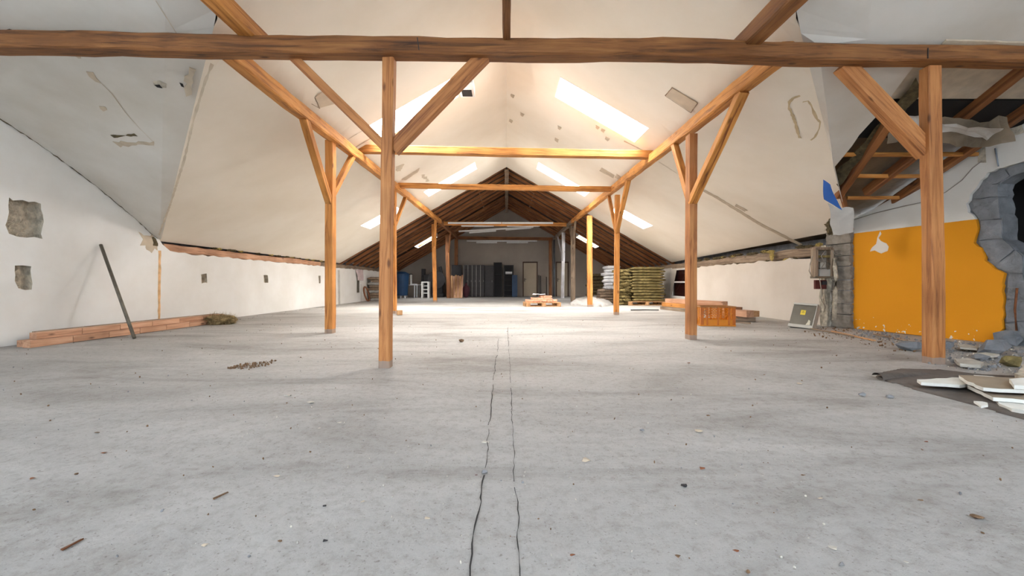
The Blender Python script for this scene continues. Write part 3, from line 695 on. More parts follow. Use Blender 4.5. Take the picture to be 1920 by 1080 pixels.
# fibres / tufts
def tuft(name,c,size,mat,n=120,parent=None,lump=True,spread=1.0,seed=0,fib=.06):
    rr=random.Random(seed); bm=bmesh.new()
    if lump:
        bmesh.ops.create_icosphere(bm,subdivisions=3,radius=1)
        for v in bm.verts:
            f=1+.5*noise.noise(v.co*2.2+Vector((seed,0,0)))+.25*noise.noise(v.co*6)
            v.co=Vector((v.co.x*size[0]*f*.45,v.co.y*size[1]*f*.45,v.co.z*size[2]*f*.45))
    for i in range(n):
        d=Vector((rr.gauss(0,1),rr.gauss(0,1),rr.gauss(0,1))).normalized(); p=Vector((d.x*size[0]*.42,d.y*size[1]*.42,d.z*size[2]*.42))
        L=fib*rr.uniform(.3,1.2); t=(d+Vector((rr.gauss(0,.7),rr.gauss(0,.7),rr.gauss(0,.7)))).normalized()*L; sd=t.cross(Vector((rr.random(),rr.random(),1))).normalized()*.004
        bm.faces.new([bm.verts.new(q) for q in (p-sd,p+sd,p+t)])
    return from_bm(name,bm,mat,parent,Matrix.Translation(c))
for k in range(26):
    Y=random.uniform(8.2,15); tuft('insulation_shred',(-6.42,Y,1.57),(.1,random.uniform(.1,.3),.06),WOOLY if k%4==0 else WOOLD,25,wallL,seed=k,fib=.05)
for k in range(34):
    Y=random.uniform(7.9,13.5); x=lerp(6.02,6.15,(Y-7.6)/6); z=random.choice((1.55,1.53,1.31,1.3))
    tuft('insulation_shred',(x+.03,Y,z),(.09,random.uniform(.1,.35),.07),WOOLD if k%5 else WOOLY,25,wallR,seed=50+k,fib=.06)
tuft('insulation_shred',(6.0,9.35,1.42),(.06,.14,.22),WOOLY,60,wallR,seed=99)
# plaster trims: batten trim on valley edge left, joints & patches
def on(px,py,f=zc,dz=-.006):
    p=hit(px,py,f); p.z+=dz; return p
def decal(name,pxs,f,mat,parent,amp=.012,step=.06,seed=0,dz=-.006,th=.005):
    """thin flake/filler patch lying on the ceiling surface"""
    P=[on(a,b,f,0) for a,b in pxs]; rr=random.Random(seed); pts=[]
    n=len(P)
    for i in range(n):
        a=P[i];b=P[(i+1)%n];m=max(1,int((b-a).length/step))
        for k in range(m):
            q=a.lerp(b,k/m); q.x+=rr.uniform(-amp,amp); q.y+=rr.uniform(-amp,amp); q.z=f(q.x,q.y)+dz; pts.append(q)
    tr=tessellate_polygon([pts]); bm=bmesh.new(); v=[bm.verts.new(p) for p in pts]; u=[bm.verts.new(p+Vector((0,0,th))) for p in pts]
    for t in tr:
        try: bm.faces.new([v[i] for i in t])
        except ValueError: pass
    for i in range(len(pts)): 
        j=(i+1)%len(pts); bm.faces.new((v[i],v[j],u[j],u[i]))
    return from_bm(name,bm,mat,parent)
def strip(name,pxs,f,w,mat,parent,seed=0,dz=-.006,jit=.4,step=.05):
    rr=random.Random(seed); P=[on(a,b,f,0) for a,b in pxs]; pts=[]
    for a,b in zip(P,P[1:]):
        m=max(1,int((b-a).length/step))
        for k in range(m): pts.append(a.lerp(b,k/m))
    pts.append(P[-1]); bm=bmesh.new(); prev=None
    for i,p in enumerate(pts):
        d=(pts[min(i+1,len(pts)-1)]-pts[max(i-1,0)]); s=Vector((d.y,-d.x,0)).normalized()*w*rr.uniform(1-jit,1+jit)/2
        a=p+s;b=p-s; a.z=f(a.x,a.y)+dz;b.z=f(b.x,b.y)+dz; a=bm.verts.new(a);b=bm.verts.new(b)
        if prev: bm.faces.new((prev[0],prev[1],b,a))
        prev=(a,b)
    return from_bm(name,bm,mat,parent)
decal('repair_patch',[(1260,163),(1308,192),(1295,210),(1247,178)],zm,PATCH,ceilR,.004,seed=1)
for q in ([(1260,163),(1308,192)],[(1308,192),(1295,210)],[(1295,210),(1247,178)],[(1247,178),(1260,163)]): strip('patch_seam',q,zm,.008,BROWNP,ceilR,dz=-.013)
decal('repair_patch',[(590,181),(612,165),(640,190),(600,202)],zm,PATCH,ceilL,.008,seed=2)
for q in ([(590,181),(612,165)],[(600,202),(590,181)],[(584,193),(600,202)]): strip('patch_seam',q,zm,.005,BROWNP,ceilL,dz=-.013)
decal('repair_patch',[(1128,314),(1152,328),(1150,334),(1124,320)],zm,PATCH2,ceilR,.01,seed=3)
decal('repair_patch',[(1156,326),(1172,336),(1168,342),(1152,332)],zm,PATCH,ceilR,.02,seed=4)
decal('repair_patch',[(742,312),(758,306),(752,320),(744,322)],zm,PATCH,ceilL,.02,seed=5)
decal('repair_patch',[(752,336),(786,315),(784,322),(760,338)],zm,PATCH,ceilL,.02,seed=6)
decal('repair_patch',[(790,328),(800,340),(806,340),(796,328)],zm,PATCH,ceilL,.03,seed=7)
decal('repair_patch',[(1310,350),(1345,368),(1430,420),(1505,458),(1498,460),(1420,420),(1340,370),(1308,353)],zm,PATCH2,ceilR,.01,seed=8)
decal('repair_patch',[(1380,382),(1402,394),(1396,396),(1378,386)],zm,PATCH2,ceilR,.01,seed=9,dz=-.011)
strip('ceiling_seam',[(1235,303),(1270,325)],zm,.012,PATCH2,ceilR)
strip('ceiling_seam',[(1170,264),(1222,290)],zm,.05,PATCH2,ceilR,dz=-.004)
strip('ceiling_seam',[(640,268),(700,232)],zm,.012,PATCH2,ceilL); strip('ceiling_seam',[(655,282),(735,235)],zm,.03,PATCH2,ceilL)
for s,q in enumerate([(958,175),(976,210),(955,222),(1046,235),(1041,258),(1117,234),(1128,240),(1136,256)]):
    decal('paint_flake',[(q[0],q[1]),(q[0]+7,q[1]+4),(q[0]+4,q[1]+9),(q[0]-1,q[1]+5)],zm,PATCH2,ceilR,.01,seed=s)
# stain rings
def ringstain(pxs,f,parent,w,seed,mat=RING): return strip('water_ring',pxs,f,w,mat,parent,seed,jit=.5,step=.04,dz=-.008)
ringstain([(1500,178),(1487,183),(1480,190),(1479,200),(1486,215),(1492,232),(1497,252),(1500,258)],zm,ceilR,.03,3,RING)
wz=lambda x,Y: zt(x,Y)
ringstain([(1505,190),(1515,188),(1521,196),(1526,210),(1532,222),(1538,228),(1536,240),(1528,256),(1520,262)],wz,wingR,.022,4,RING)
strip('valley_seam',[(398,118),(385,150),(365,215),(345,300),(320,380),(298,440)],zt,.022,PATCH,wingL,2,dz=-.01)
decal('paint_flake',[(355,125),(366,130),(362,145),(361,160),(360,178),(346,179),(347,165),(352,158),(346,152),(348,142),(353,138)],zt,PATCH2,wingL,.01,seed=11)
decal('paint_flake',[(161,133),(175,136),(190,155),(178,152),(166,142)],zt,PATCH2,wingL,.01,seed=12)
decal('paint_flake',[(186,198),(196,199),(203,206),(196,209),(188,204)],zt,PATCH2,wingL,.01,seed=13)
decal('paint_flake',[(212,264),(245,266),(290,266),(288,271),(245,272),(225,275)],zt,PATCH2,wingL,.02,seed=14)
decal('paint_flake',[(128,97),(145,97),(152,110),(145,108)],zt,PATCH2,wingL,.01,seed=15)
strip('ceiling_crack',[(190,155),(210,175),(235,210),(262,240),(290,268)],zt,.008,PATCH2,wingL,5)
strip('ceiling_crack',[(210,255),(255,252)],zt,.03,WOOLD,wingL,6,jit=.9)
strip('ceiling_crack',[(292,0),(335,68)],zt,.01,PATCH2,wingL,7)
# hole at (303,158)
decal('hole',[(288,153),(300,151),(312,156),(313,163),(302,165),(292,162)],zt,NICHE,wingL,.02,seed=16)
decal('hole',[(289,157),(298,158),(303,163),(295,163)],zt,DARK,wingL,.01,seed=17,dz=-.012)
decal('hole',[(337,153),(344,157),(345,162),(340,160)],zt,DARK,wingL,.008,seed=18,dz=-.012)
strip('dark_joint',[(-40,54),(100,58),(200,62),(300,65),(425,69)],zt,.035,DARK,wingL,9,dz=-.02,jit=.9)
strip('dark_joint',[(1465,87),(1540,89),(1640,91),(1760,94)],lambda x,Y:zt(x,Y),.03,DARK,wingR,10,dz=-.02,jit=.9)
# vent box on the left slope near the ridge
vb=empty('vent_duct',hit(876,165,zm),0,'white vent duct with dark opening near the ridge behind the left brace','vent')
p=[hit(a,b,zm) for a,b in ((862,140),(890,140),(890,182),(862,182))]
bm=bmesh.new()
bx(bm,(-.75,7.75,4.51),(.27,.6,.18),None,.004); from_bm('vent_casing',bm,WHITE,vb)
bm=bmesh.new(); bx(bm,(-.755,7.87,4.418),(.19,.26,.012)); from_bm('vent_opening',bm,DARK,vb)
# ---------------------------------------------------------------- torn roof area (right)
def zr2(x,Y): return 1.6+.44*(7.55-Y)+.27
for x0,ye in ((5.6,6.5),(6.25,7.35)):
    timber('rafter',(x0,4.1,zr2(x0,4.1)-.1),(x0+.05,ye,zr2(x0,ye)-.1),.09,.13,W_RAFT,roof,wob=.02)
h0=hit(1668,228,lambda x,Y:zt(x,Y)+.08); h1=hit(1572,368,lambda x,Y:zt(x,Y)+.06)
timber('rafter',h0,h1,.1,.1,W_RAFT,roof)
for Yc in (5.67,6.09,6.6):
    timber('roof_batten',(max(valley_x(Yc)+.05,4.45),Yc,zr2(0,Yc)-.13),(6.55,Yc,zr2(0,Yc)-.13),.06,.05,W_PUR,roof)
# pale boarding near beam, plywood
b=box('plywood_sheet',(5.7,4.35,zr2(0,4.35)-.03),(2.9,.98,.018),PATCH2,roof,None) ; b.matrix_basis=Matrix.Translation((5.75,4.46,zr2(0,4.46)-.035))@Matrix.Rotation(-math.atan(.44),4,'X')@Matrix.Identity(4)
b=box('dark_void_sheet',(0,0,0),(2.4,.62,.018),DARK,roof); b.matrix_basis=Matrix.Translation((5.65,5.22,zr2(0,5.22)-.03))@Matrix.Rotation(-math.atan(.44),4,'X')
# crumpled foil/insulation hanging
def crumple(name,pts,mat,parent,amp=.05,seed=0,n=14,M=None):
    """sheet between 4 corner points with crumples"""
    a,b,c,d=[Vector(p) for p in pts]; bm=bmesh.new(); g=[]
    for i in range(n+1):
        g.append([])
        for j in range(n+1):
            u=i/n;v=j/n; p=a.lerp(b,u).lerp(d.lerp(c,u),v)
            q=p*3+Vector((seed,0,0)); p=p+Vector((noise.noise(q),noise.noise(q+Vector((5,0,0))),noise.noise(q+Vector((0,5,0)))))*amp+Vector((0,0,1))*noise.noise(p*9)*amp*.4
            g[-1].append(bm.verts.new(p))
    for i in range(n):
        for j in range(n): bm.faces.new((g[i][j],g[i+1][j],g[i+1][j+1],g[i][j+1]))
    return from_bm(name,bm,mat,parent,M)
def P3(px,py,Y): return (at(px,Y),Y,zat(py,Y))
crumple('torn_foil_strip',[P3(1660,232,5.2),P3(1905,222,5.0),P3(1900,268,5.1),P3(1665,262,5.3)],MEMB,roof,.12,3)
crumple('torn_foil_strip',[P3(1690,212,5.0),P3(1870,240,4.9),P3(1860,262,5.1),P3(1700,236,5.1)],GREYP,roof,.1,6,10)
crumple('torn_lining_edge',[P3(1720,150,4.6),P3(1560,330,6.1),P3(1572,352,6.2),P3(1730,172,4.7)],WOOLD,roof,.06,9)
bl=crumple('blue_sheet',[P3(1541,337,5.9),P3(1556,347,5.85),P3(1579,394,5.9),P3(1546,374,5.95)],BLUE,None,.02,2,8)
tag(bl,'blue plastic sheet hanging at the torn ceiling corner above the meter box','sheet')
cr=crumple('insulation_bundle',[P3(1548,385,6.4),P3(1598,392,6.3),P3(1606,430,6.4),P3(1562,440,6.6)],GREYP,None,.07,4,14)
tag(cr,'crumpled pale insulation bundle bulging out below the blue sheet','insulation')
tuft('fluff',(at(1562,6.7),6.7,zat(425,6.7)),(.2,.2,.3),WOOLD,120,cr,seed=4)
timber('roof_batten',P3(1572,338,6.3),P3(1596,432,6.75),.06,.05,W_RAFT,roof)
decal('ply_edge',[(1775,72),(1925,77),(2000,80),(2000,96),(1900,95),(1755,90)],zt,PATCH2,wingR,.003,seed=21,dz=-.02,th=.015)
# cable and chase on the gable wall
cp=[(1603,412),(1640,400),(1690,388),(1740,377),(1775,360),(1805,338),(1825,315),(1842,302)]
tube('wall_cable',[MO@Vector((ow(*p)[0],-.015,ow(*p)[1])) for p in cp],.006,CABLE,wallO)
tag
strp=[(1838,262),(1842,275),(1838,290),(1845,302)]
crumple('mortar_gouge',[MO@Vector((ow(1835,258)[0],-.005,ow(1835,258)[1])),MO@Vector((ow(1846,258)[0],-.005,ow(1846,258)[1])),MO@Vector((ow(1850,305)[0],-.005,ow(1850,305)[1])),MO@Vector((ow(1834,305)[0],-.005,ow(1834,305)[1]))],NICHE,wallO,.012,1,6)
crumple('mortar_gouge',[MO@Vector((ow(1830,262)[0],-.01,ow(1830,262)[1])),MO@Vector((ow(1920,232)[0],-.01,ow(1920,232)[1])),MO@Vector((ow(1925,246)[0],-.01,ow(1925,246)[1])),MO@Vector((ow(1850,268)[0],-.01,ow(1850,268)[1]))],NICHE,wallO,.02,2,8)
tube('wall_bolt',[MO@Vector((ow(1867,278)[0],-.01,ow(1867,278)[1])),MO@Vector((ow(1874,312)[0],-.02,ow(1874,312)[1]))],.008,PIPE,wallO)
# left corner water stain
st=[lp(*p) for p in ((297,470),(302,470),(301,520),(300,600),(296,600),(296,520))]
polywall('rust_stain',rag(st,.008,.08,True,3),[],ML@Matrix.Translation((0,-.003,0)),STAIN,.004,wallL,None)
st=[lp(*p) for p in ((262,440),(283,438),(294,450),(296,466),(288,476),(276,470),(266,456))]
polywall('broken_plaster',rag(st,.05,.05,True,8),[],ML@Matrix.Translation((0,-.004,0)),PATCH,.006,wallL,None)
st=[lp(*p) for p in ((284,444),(293,448),(295,462),(288,460))]
polywall('broken_plaster',rag(st,.02,.05,True,9),[],ML@Matrix.Translation((0,-.010,0)),WOOLD,.006,wallL,None)
for a in (635,):
    polywall('wall_joint',rag([lp(*p) for p in ((633,507),(637,507),(638,571),(634,571))],.01,.1,True,8),[],ML@Matrix.Translation((0,-.003,0)),GREYP,.004,wallL,None)
polywall('wall_joint',rag([lp(*p) for p in ((676.5,533),(677.3,533),(677.3,566),(676.7,566))],.004,.1,True,8),[],ML@Matrix.Translation((0,-.003,0)),GREYP,.004,wallL,None)
# ---------------------------------------------------------------- lamps on the ties
def lamp(px0,py0,px1,py1,Y,label,r=.05,drop=True):
    a=Vector(P3(px0,py0,Y)); b=Vector(P3(px1,py1,Y)); c=(a+b)/2
    e=empty('fluorescent_lamp',c,0,label,'lamp','fluorescent lamps')
    timber('lamp_housing',a+Vector((0,0,.025)),b+Vector((0,0,.025)),r,.04,WHITE,e,wane=.05,jit=0,wob=0,step=9)
    bm=bmesh.new(); cyl(bm,a-Vector((0,0,.015)),b-Vector((0,0,.015)),.018); from_bm('lamp_tube',bm,FOIL,e)
lamp(840,418.5,940,418.5,18.55,'left white lamp fixed along the third tie beam',.08); lamp(941,418.5,1037,418.5,18.55,'right white lamp fixed along the third tie beam',.08)
lamp(865,423.5,926,423.5,18.7,'white lamp hanging just under the third tie, left side'); lamp(951,423.5,1012,423.5,18.7,'white lamp hanging just under the third tie, right side')
lamp(860,434,1000,426,20.0,'slanting white lamp strip above the middle of the far bay'); lamp(880,436.5,930,433,20.6,'shorter slanting lamp behind the long slanting one'); lamp(948,431,996,427.5,20.6,'short slanting lamp right of the pair')
lamp(875,452,1007,452,24.0,'long lamp hanging in front of the far wall',.06); lamp(893,455,932,455,24.2,'dark-sided short lamp, left one under the far long lamp'); lamp(950,455,990,455,24.2,'dark-sided short lamp, right one under the far long lamp')
# ---------------------------------------------------------------- things: left side
def lay(name,p0,p1,w,h,mat,label,cat,group=None,z=0):
    p0=Vector(p0);p1=Vector(p1); t=timber(name,p0+Vector((0,0,z+h/2)),p1+Vector((0,0,z+h/2)),w,h,mat,wane=.03,jit=.004,wob=.004); return tag(t,label,cat,group)
def beamset(name,a,b,w,h,label,n,group,z,mat=W_RED):
    """finger-jointed length: n butted sections"""
    a=Vector((a[0],a[1],z));b=Vector((b[0],b[1],z)); e=empty(name,(a+b)/2,0,label,'timber',group)
    for i in range(n):
        p=a.lerp(b,i/n);q=a.lerp(b,(i+1)/n); d=(q-p).normalized()*.004
        timber('board_section',p+d+Vector((0,0,h/2)),q-d+Vector((0,0,h/2)),w,h,mat,e,wane=.02,jit=.003,wob=0,step=5)
beamset('timber_length',(-5.93,5.1),(-5.83,8.05),.1,.085,'bottom front length of the red timber stack by the left wall',6,'red timbers by the left wall',.002)
beamset('timber_length',(-6.06,5.15),(-5.97,8.3),.1,.085,'bottom rear length of the red timber stack by the left wall',5,'red timbers by the left wall',.002)
beamset('timber_length',(-6.02,5.25),(-5.86,8.5),.1,.08,'top front length of the red timber stack by the left wall',6,'red timbers by the left wall',.09)
beamset('timber_length',(-6.16,5.4),(-6.03,8.6),.1,.08,'top rear length of the red timber stack by the left wall',5,'red timbers by the left wall',.09,W_GREY)
p0=fl(252,634,.005); p1=Vector((-6.31,6.31*F/(950-189),0)); p1.z=zat(459,p1.y)
t=tube('steel_pipe',[p0,p1],.022,STEEL,n=12); tag(t,'grey steel pipe leaning against the left white wall','pipe')
g=tuft('wool_clump',tuple(fl(408,608,0)+Vector((0,0.05,.07))),(.7,.4,.22),WOOLB,1400,seed=3,fib=.11); tag(g,'tuft of yellow-brown insulation wool on the floor by left wall','insulation')
wb=fl(748,591,0); b=box('wood_block',(wb.x,wb.y+.06,.062),(.13,.1,.12),W_PALE,rot=Euler((0,0,.4)),bev=.005); tag(b,'small wooden block beside the foot of a golden left post','block')
cl=crumple('hanging_cloth',[(-6.31,14.5,1.38),(-6.31,17.3,1.38),(-6.3,17.2,.93),(-6.3,14.9,.93)],PINK,None,.05,3,10)
# correct to the measured span px 668-680
cl.matrix_basis=Matrix.Translation((0,0,0)); 
for v in cl.data.vertices: v.co.y=lerp(17.3,18.2,(v.co.y-14.5)/2.8); 
tag(cl,'pale pink cloth hung on the left wall beneath the plate','cloth')
b=box('dark_slot',(-6.33,17.62,.7),(.02,.22,.6),STEEL); tag(b,'narrow dark strip on left wall below the pink cloth','strip')
# sack pile
for k in range(9):
    z=.06+.12*k; bm=bmesh.new(); bmesh.ops.create_cube(bm,size=1); bmesh.ops.subdivide_edges(bm,edges=bm.edges[:],cuts=4,use_grid_fill=True)
    for v in bm.verts:
        q=v.co.copy(); v.co=Vector((q.x*.5*(1-.25*abs(q.z*2)**3),q.y*.7*(1-.2*abs(q.z*2)**3),q.z*.12))+Vector((noise.noise(q*3+Vector((k,0,0))),noise.noise(q*3),.3*noise.noise(q*4+Vector((0,k,0)))))*.05
    o=from_bm('sack',bm,BAG if k%3 else TARPL,None,Matrix.Translation((-6.0+random.uniform(-.05,.05),19.0+random.uniform(-.08,.08),z))@Matrix.Rotation(random.uniform(-.2,.2),4,'Z'),True)
    tag(o,'brown paper sack, %s in the pile by the left wall'%['lowest','second from bottom','third from bottom','fourth from bottom','middle one','fifth from top','third from top','second from top','topmost'][k].replace('fifth from top','fourth from top'),'sack','sacks piled by the left wall')
bm=bmesh.new()
for i in range(24):
    a=2*math.pi*i/24;b_=2*math.pi*(i+1)/24; cyl(bm,(0,.28*math.cos(a),.34+.32*math.sin(a)),(0,.28*math.cos(b_),.34+.32*math.sin(b_)),.035,n=6)
tag(from_bm('hose_ring',bm,RUST,None,Matrix.Translation((-6.1,18.25,0))@Matrix.Rotation(-.25,4,'Y')),'brown ring leaning beside the sack pile on left','ring')
# ---------------------------------------------------------------- far clutter
def W(px0,px1,Y): return (at(px0,Y),at(px1,Y))
def fbox(name,px0,px1,py0,py1,Y,dep,mat,label,cat,group=None,bev=.01,z0=None):
    x0,x1=W(px0,px1,Y); zt_=zat(py0,Y); zb=zat(py1,Y) if z0 is None else z0
    e=empty(name,((x0+x1)/2,Y+dep/2,max(0,zb)),0,label,cat,group)
    return e,x1-x0,zt_-max(0,zb)
def cabinet(px0,px1,py0,Y,dep,mat,label,shelves=3,doors=0,frame=None,group=None,cat='cabinet',name='metal_cabinet'):
    e,w,h=fbox(name,px0,px1,py0,0,Y,dep,mat,label,cat,group,z0=0)
    t=.03
    box('side_panel',(-w/2+t/2,0,h/2),(t,dep,h),mat,e); box('side_panel',(w/2-t/2,0,h/2),(t,dep,h),mat,e)
    box('back_panel',(0,dep/2-t/2,h/2),(w-2*t,t,h),mat,e); box('top_panel',(0,0,h-t/2),(w-2*t,dep-.001,t),mat,e); box('bottom_panel',(0,0,.06),(w-2*t,dep-.01,t),mat,e)
    for i in range(shelves): box('shelf',(0,0,.06+(h-.1)*(i+1)/(shelves+1)),(w-2*t-.002,dep-t-.01,.02),mat,e)
    for i in range(doors):
        dw=(w-.01)/doors; dx=-w/2+dw*(i+.5)+.005
        d=box('door',(dx,-dep/2-.012,h/2),(dw-.02,.02,h-.06),mat,e,bev=.003)
        hb=box('handle',(dx+dw*.35,-dep/2-.03,h*.5),(.015,.02,.12),LOCKL,e); 
        if frame:
            box('white_trim',(dx-dw/2+.02,-dep/2-.03,h/2),(.035,.02,h-.02),frame,e)
            box('vent_slot',(dx+.01,-dep/2-.028,h*.86),(dw*.5,.008,.05),BLACK,e)
    return e,w,h
cabinet(869,908,497,24.2,.45,LOCK,'row of narrow lockers with pale upright trims against the far wall',0,5,LOCKL,cat='locker',name='locker_row')
cabinet(909,925,498,24.2,.5,LOCK,'plain dark cabinet between the lockers and the tall black one',0,1)
cabinet(925.5,941,492,24.2,.5,BLACK,'tall black cabinet, highest one on the far wall',2,0)
e,w,h=cabinet(945,963,497,24.2,.45,BLACK,'open dark shelf unit holding a white roll near the first door',5,0,name='shelf_unit',cat='shelf')
r=bmesh.new(); cyl(r,(-w*.35,0,0),(w*.35,0,0),.08,n=14); rr_=from_bm('white_roll',r,FOIL,None,Matrix.Translation((at(954,24.2),24.35,zat(511,24.2)-.02))); tag(rr_,'white roll lying on the open dark shelf unit','roll')
b=box('blue_board',(at(965,24.1),24.05,.64),(at(970,24.1)-at(960,24.1),.05,1.27),NAVY,rot=Euler((R(-5),0,0)),bev=.004); tag(b,'dark blue board leaning against the shelf unit','board')
# leaning plank bundle (parts are planks -> each its own thing)
for i in range(7):
    xx=at(846.5+i*3.3,22.6); t=timber('plank',(xx,22.35,0),(xx-.15+.02*i,22.95+.02*i,1.25-.03*(i%3)),.095,.04,W_PALE if i%2 else W_RED,wane=.02)
    tag(t,'pale plank leaning in the bundle in front of the lockers, %s from left'%['first','second','third','fourth','fifth','sixth','seventh'][i],'plank','leaning plank bundle')
e,w,h=fbox('dark_box',847,865,497,517,23.4,.3,BLACK,'black box shape behind the top of the leaning planks','box',z0=0)
box('box_body',(0,0,h/2),(w,.3,h),BLACK,e,bev=.01); box('box_ledge',(.02,-.1,h*.62),(w*1.1,.3,.14),NAVY,e,bev=.01)
# purple bag
bm=bmesh.new(); bmesh.ops.create_icosphere(bm,subdivisions=3,radius=1)
for v in bm.verts:
    f=1+.15*noise.noise(v.co*2); v.co=Vector((v.co.x*.2*f,v.co.y*.18*f,v.co.z*.42*f+.40))
    if v.co.z>.6: v.co.x*=.6; v.co.y*=.6
tag(from_bm('plum_bag',bm,plain('plum_fabric',(84,44,56),.8),None,Matrix.Translation((at(874,23.4),23.4,-.0)),True),'plum coloured bag standing right of the leaning planks','bag')
# machinery heap behind golden post
e=empty('old_machine',(at(812,23.8),23.8,0),0,'dark old machine with raised arms behind the slim golden post','machine')
box('machine_body',(0,0,.75),(1.15,.6,1.1),BLACK,e,Euler((0,0,.15)),.05); box('machine_base',(0,0,.12),(1.3,.7,.22),BLACK,e,None,.02)
bm=bmesh.new(); cyl(bm,(0,0,0),(0,-.04,0),.5,n=24); from_bm('machine_disc',bm,LOCK,e,Matrix.Translation((at(812,23.8)+.25,23.45,1.0)))
timber('machine_arm',(at(832,23.7),23.7,.7),(at(825,23.7),23.75,1.75),.16,.16,BLACK,e); timber('machine_arm',(at(793,23.7),23.7,.5),(at(794,23.7),23.75,1.62),.22,.16,BLACK,e)
# white tables + drawers
def table(px0,px1,pyt,Y,label,mat=FOIL):
    x0,x1=W(px0,px1,Y); zt_=zat(pyt,Y); e=empty('work_table',((x0+x1)/2,Y+.35,0),0,label,'table','work tables')
    w=x1-x0; box('table_top',(0,0,zt_-.015),(w,.7,.03),mat,e)
    for sx in (-1,1):
        for sy in (-1,1): box('leg',(sx*(w/2-.06),sy*.3,(zt_-.03)/2),(.05,.05,zt_-.03),mat,e)
    return zt_
z1=table(755,779,534,22.6,'grey work table right of the blue container'); z2=table(779.5,794,533.5,22.9,'second grey work table left of the white drawer unit')
e=empty('drawer_unit',(at(797,22.0),22.2,0),0,'white drawer unit with dark fronts behind the lettering-free floor edge','drawers'); e['label']='white drawer unit with dark gaps standing left of the slim golden post'
h=zat(528,22.0); w=at(806,22)-at(791.5,22)
box('side_panel',(-w/2+.04,0,h/2),(.08,.4,h),WHITE,e); box('side_panel',(w/2-.04,0,h/2),(.08,.4,h),WHITE,e); box('top_panel',(0,0,h-.03),(w-.16,.4,.06),WHITE,e)
for i in range(3): box('drawer',(0,.04,h*(.3+.22*i)),(w-.18,.3,.05),WHITE,e)
box('back_panel',(0,.19,h/2+.1),(w-.16,.02,h-.2),BLACK,e)
e=empty('white_stool',(at(764,22.8),22.95,z1),0,'upturned white stool frame standing on the grey work table','stool')
for sx in (-1,1):
    for sy in (-1,1): box('leg',(sx*.17,sy*.12,.28),(.04,.04,.56),WHITE,e)
box('seat',(0,0,.585),(.42,.3,.04),BLACK,e)
bt=box('paper_tray',(at(776,22.8),22.95,z1+.03),(.3,.22,.05),FOIL,rot=Euler((0,0,.3)),bev=.01); tag(bt,'low white tray on the right end of the grey work table','tray')
tag(timber('leaning_bar',(at(759.5,22.3),22.2,.0),(at(752.5,22.3),22.5,.5),.06,.04,LOCKL),'short grey bar leaning at the foot of the blue container','bar')
e=empty('blue_container',(at(751,21.8),22.0,0),0,'dark blue plastic container behind the half hidden golden post','container')
bm=bmesh.new(); bmesh.ops.create_cone(bm,cap_ends=True,segments=20,radius1=.34,radius2=.42,depth=1.15,matrix=Matrix.Translation((0,0,.72)))
for v in bm.verts: v.co.x*=.95
from_bm('container_body',bm,NAVY,e,Matrix.Translation((at(751,21.8),22.0,0)))
bm=bmesh.new(); bmesh.ops.create_cone(bm,cap_ends=True,segments=20,radius1=.43,radius2=.2,depth=.12,matrix=Matrix.Translation((0,0,1.35))); from_bm('container_lid',bm,NAVY,e,Matrix.Translation((at(751,21.8),22.0,0)))
for sx in (-.22,.0,.22): box('container_foot',(sx,-.12,.08),(.06,.1,.16),FOIL,e)
# poles standing by doors
for px,py,lb in ((1011,516,'thin dark pole leaning right of the first door'),(1014,517,'second thin pole beside the first door'),(1025,519,'dark stick standing left of the dark far post')):
    tag(tube('pole',[(at(px,24.7),24.7,0),(at(px,24.7),24.9,zat(py,24.9))],.025,BLACK),lb,'pole','poles by the doors')
# ---------------------------------------------------------------- pallets
def pallet(c,rz,label,L=1.2,D=.8,mat=W_PALE):
    e=empty('pallet',(c[0],c[1],0),rz,label,'pallet','wooden pallets')
    for i in range(5): box('deck_board',(0,-D/2+.06+i*(D-.12)/4,.133),(L,.1,.02),mat,e)
    for i in (-1,0,1):
        box('stringer_board',(i*(L/2-.07),0,.112),(.12,D,.02),mat,e)
        for j in (-1,0,1): box('block',(i*(L/2-.07),j*(D/2-.06),.063),(.13,.11,.078),mat,e)
    for j in (-1,0,1): box('bottom_board',(0,j*(D/2-.06),.013),(L,.1,.022),mat,e)
    return .143
pc=fl(1017,575,0); zp=pallet((pc.x,pc.y+.35),.12,'wooden pallet loaded with loose red bricks in mid hall')
rr=random.Random(5); kk_=0
spots=[]
for L_,(n,sx,sy) in enumerate(((16,.5,.32),(9,.3,.22),(4,.15,.1))):
    for i in range(n):
        nx=(8,5,4)[L_]; ix=i%nx; iy=i//nx
        xx=-sx+2*sx*(ix+.5)/nx+(.12 if L_==2 else 0); yy=-sy+2*sy*(iy+.5)/max(1,-(-n//nx))
        spots.append((xx,yy,L_))
ORD=['first','second','third','fourth','fifth','sixth','seventh','eighth']
blab=['%s brick from left, %s, bottom layer on the brick pallet'%(ORD[i%8],('front row','back row')[i//8]) for i in range(16)]+['%s brick from left, %s, middle layer on the brick pallet'%(ORD[i%5],('front row','back row')[i//5]) for i in range(9)]+['%s brick from the left in the top layer on the brick pallet'%ORD[i] for i in range(4)]
for k,(xx,yy,L_) in enumerate(spots):
    bm=bmesh.new(); bx(bm,(0,0,0),(.24,.12,.065),None,.006)
    for v in bm.verts: v.co+=Vector((rr.uniform(-1,1),rr.uniform(-1,1),rr.uniform(-1,1)))*.004
    o=from_bm('brick',bm,BRICK,None,Matrix.Translation((pc.x+xx*1.0,pc.y+.35+yy,zp+.045+L_*.072))@Euler((rr.uniform(-.12,.12),rr.uniform(-.12,.12),rr.uniform(-.6,.6)+(1.57 if rr.random()<.3 else 0))).to_matrix().to_4x4())
    tag(o,blab[k],'brick','%s layer of bricks on the mid hall pallet'%['bottom','middle','top'][L_])
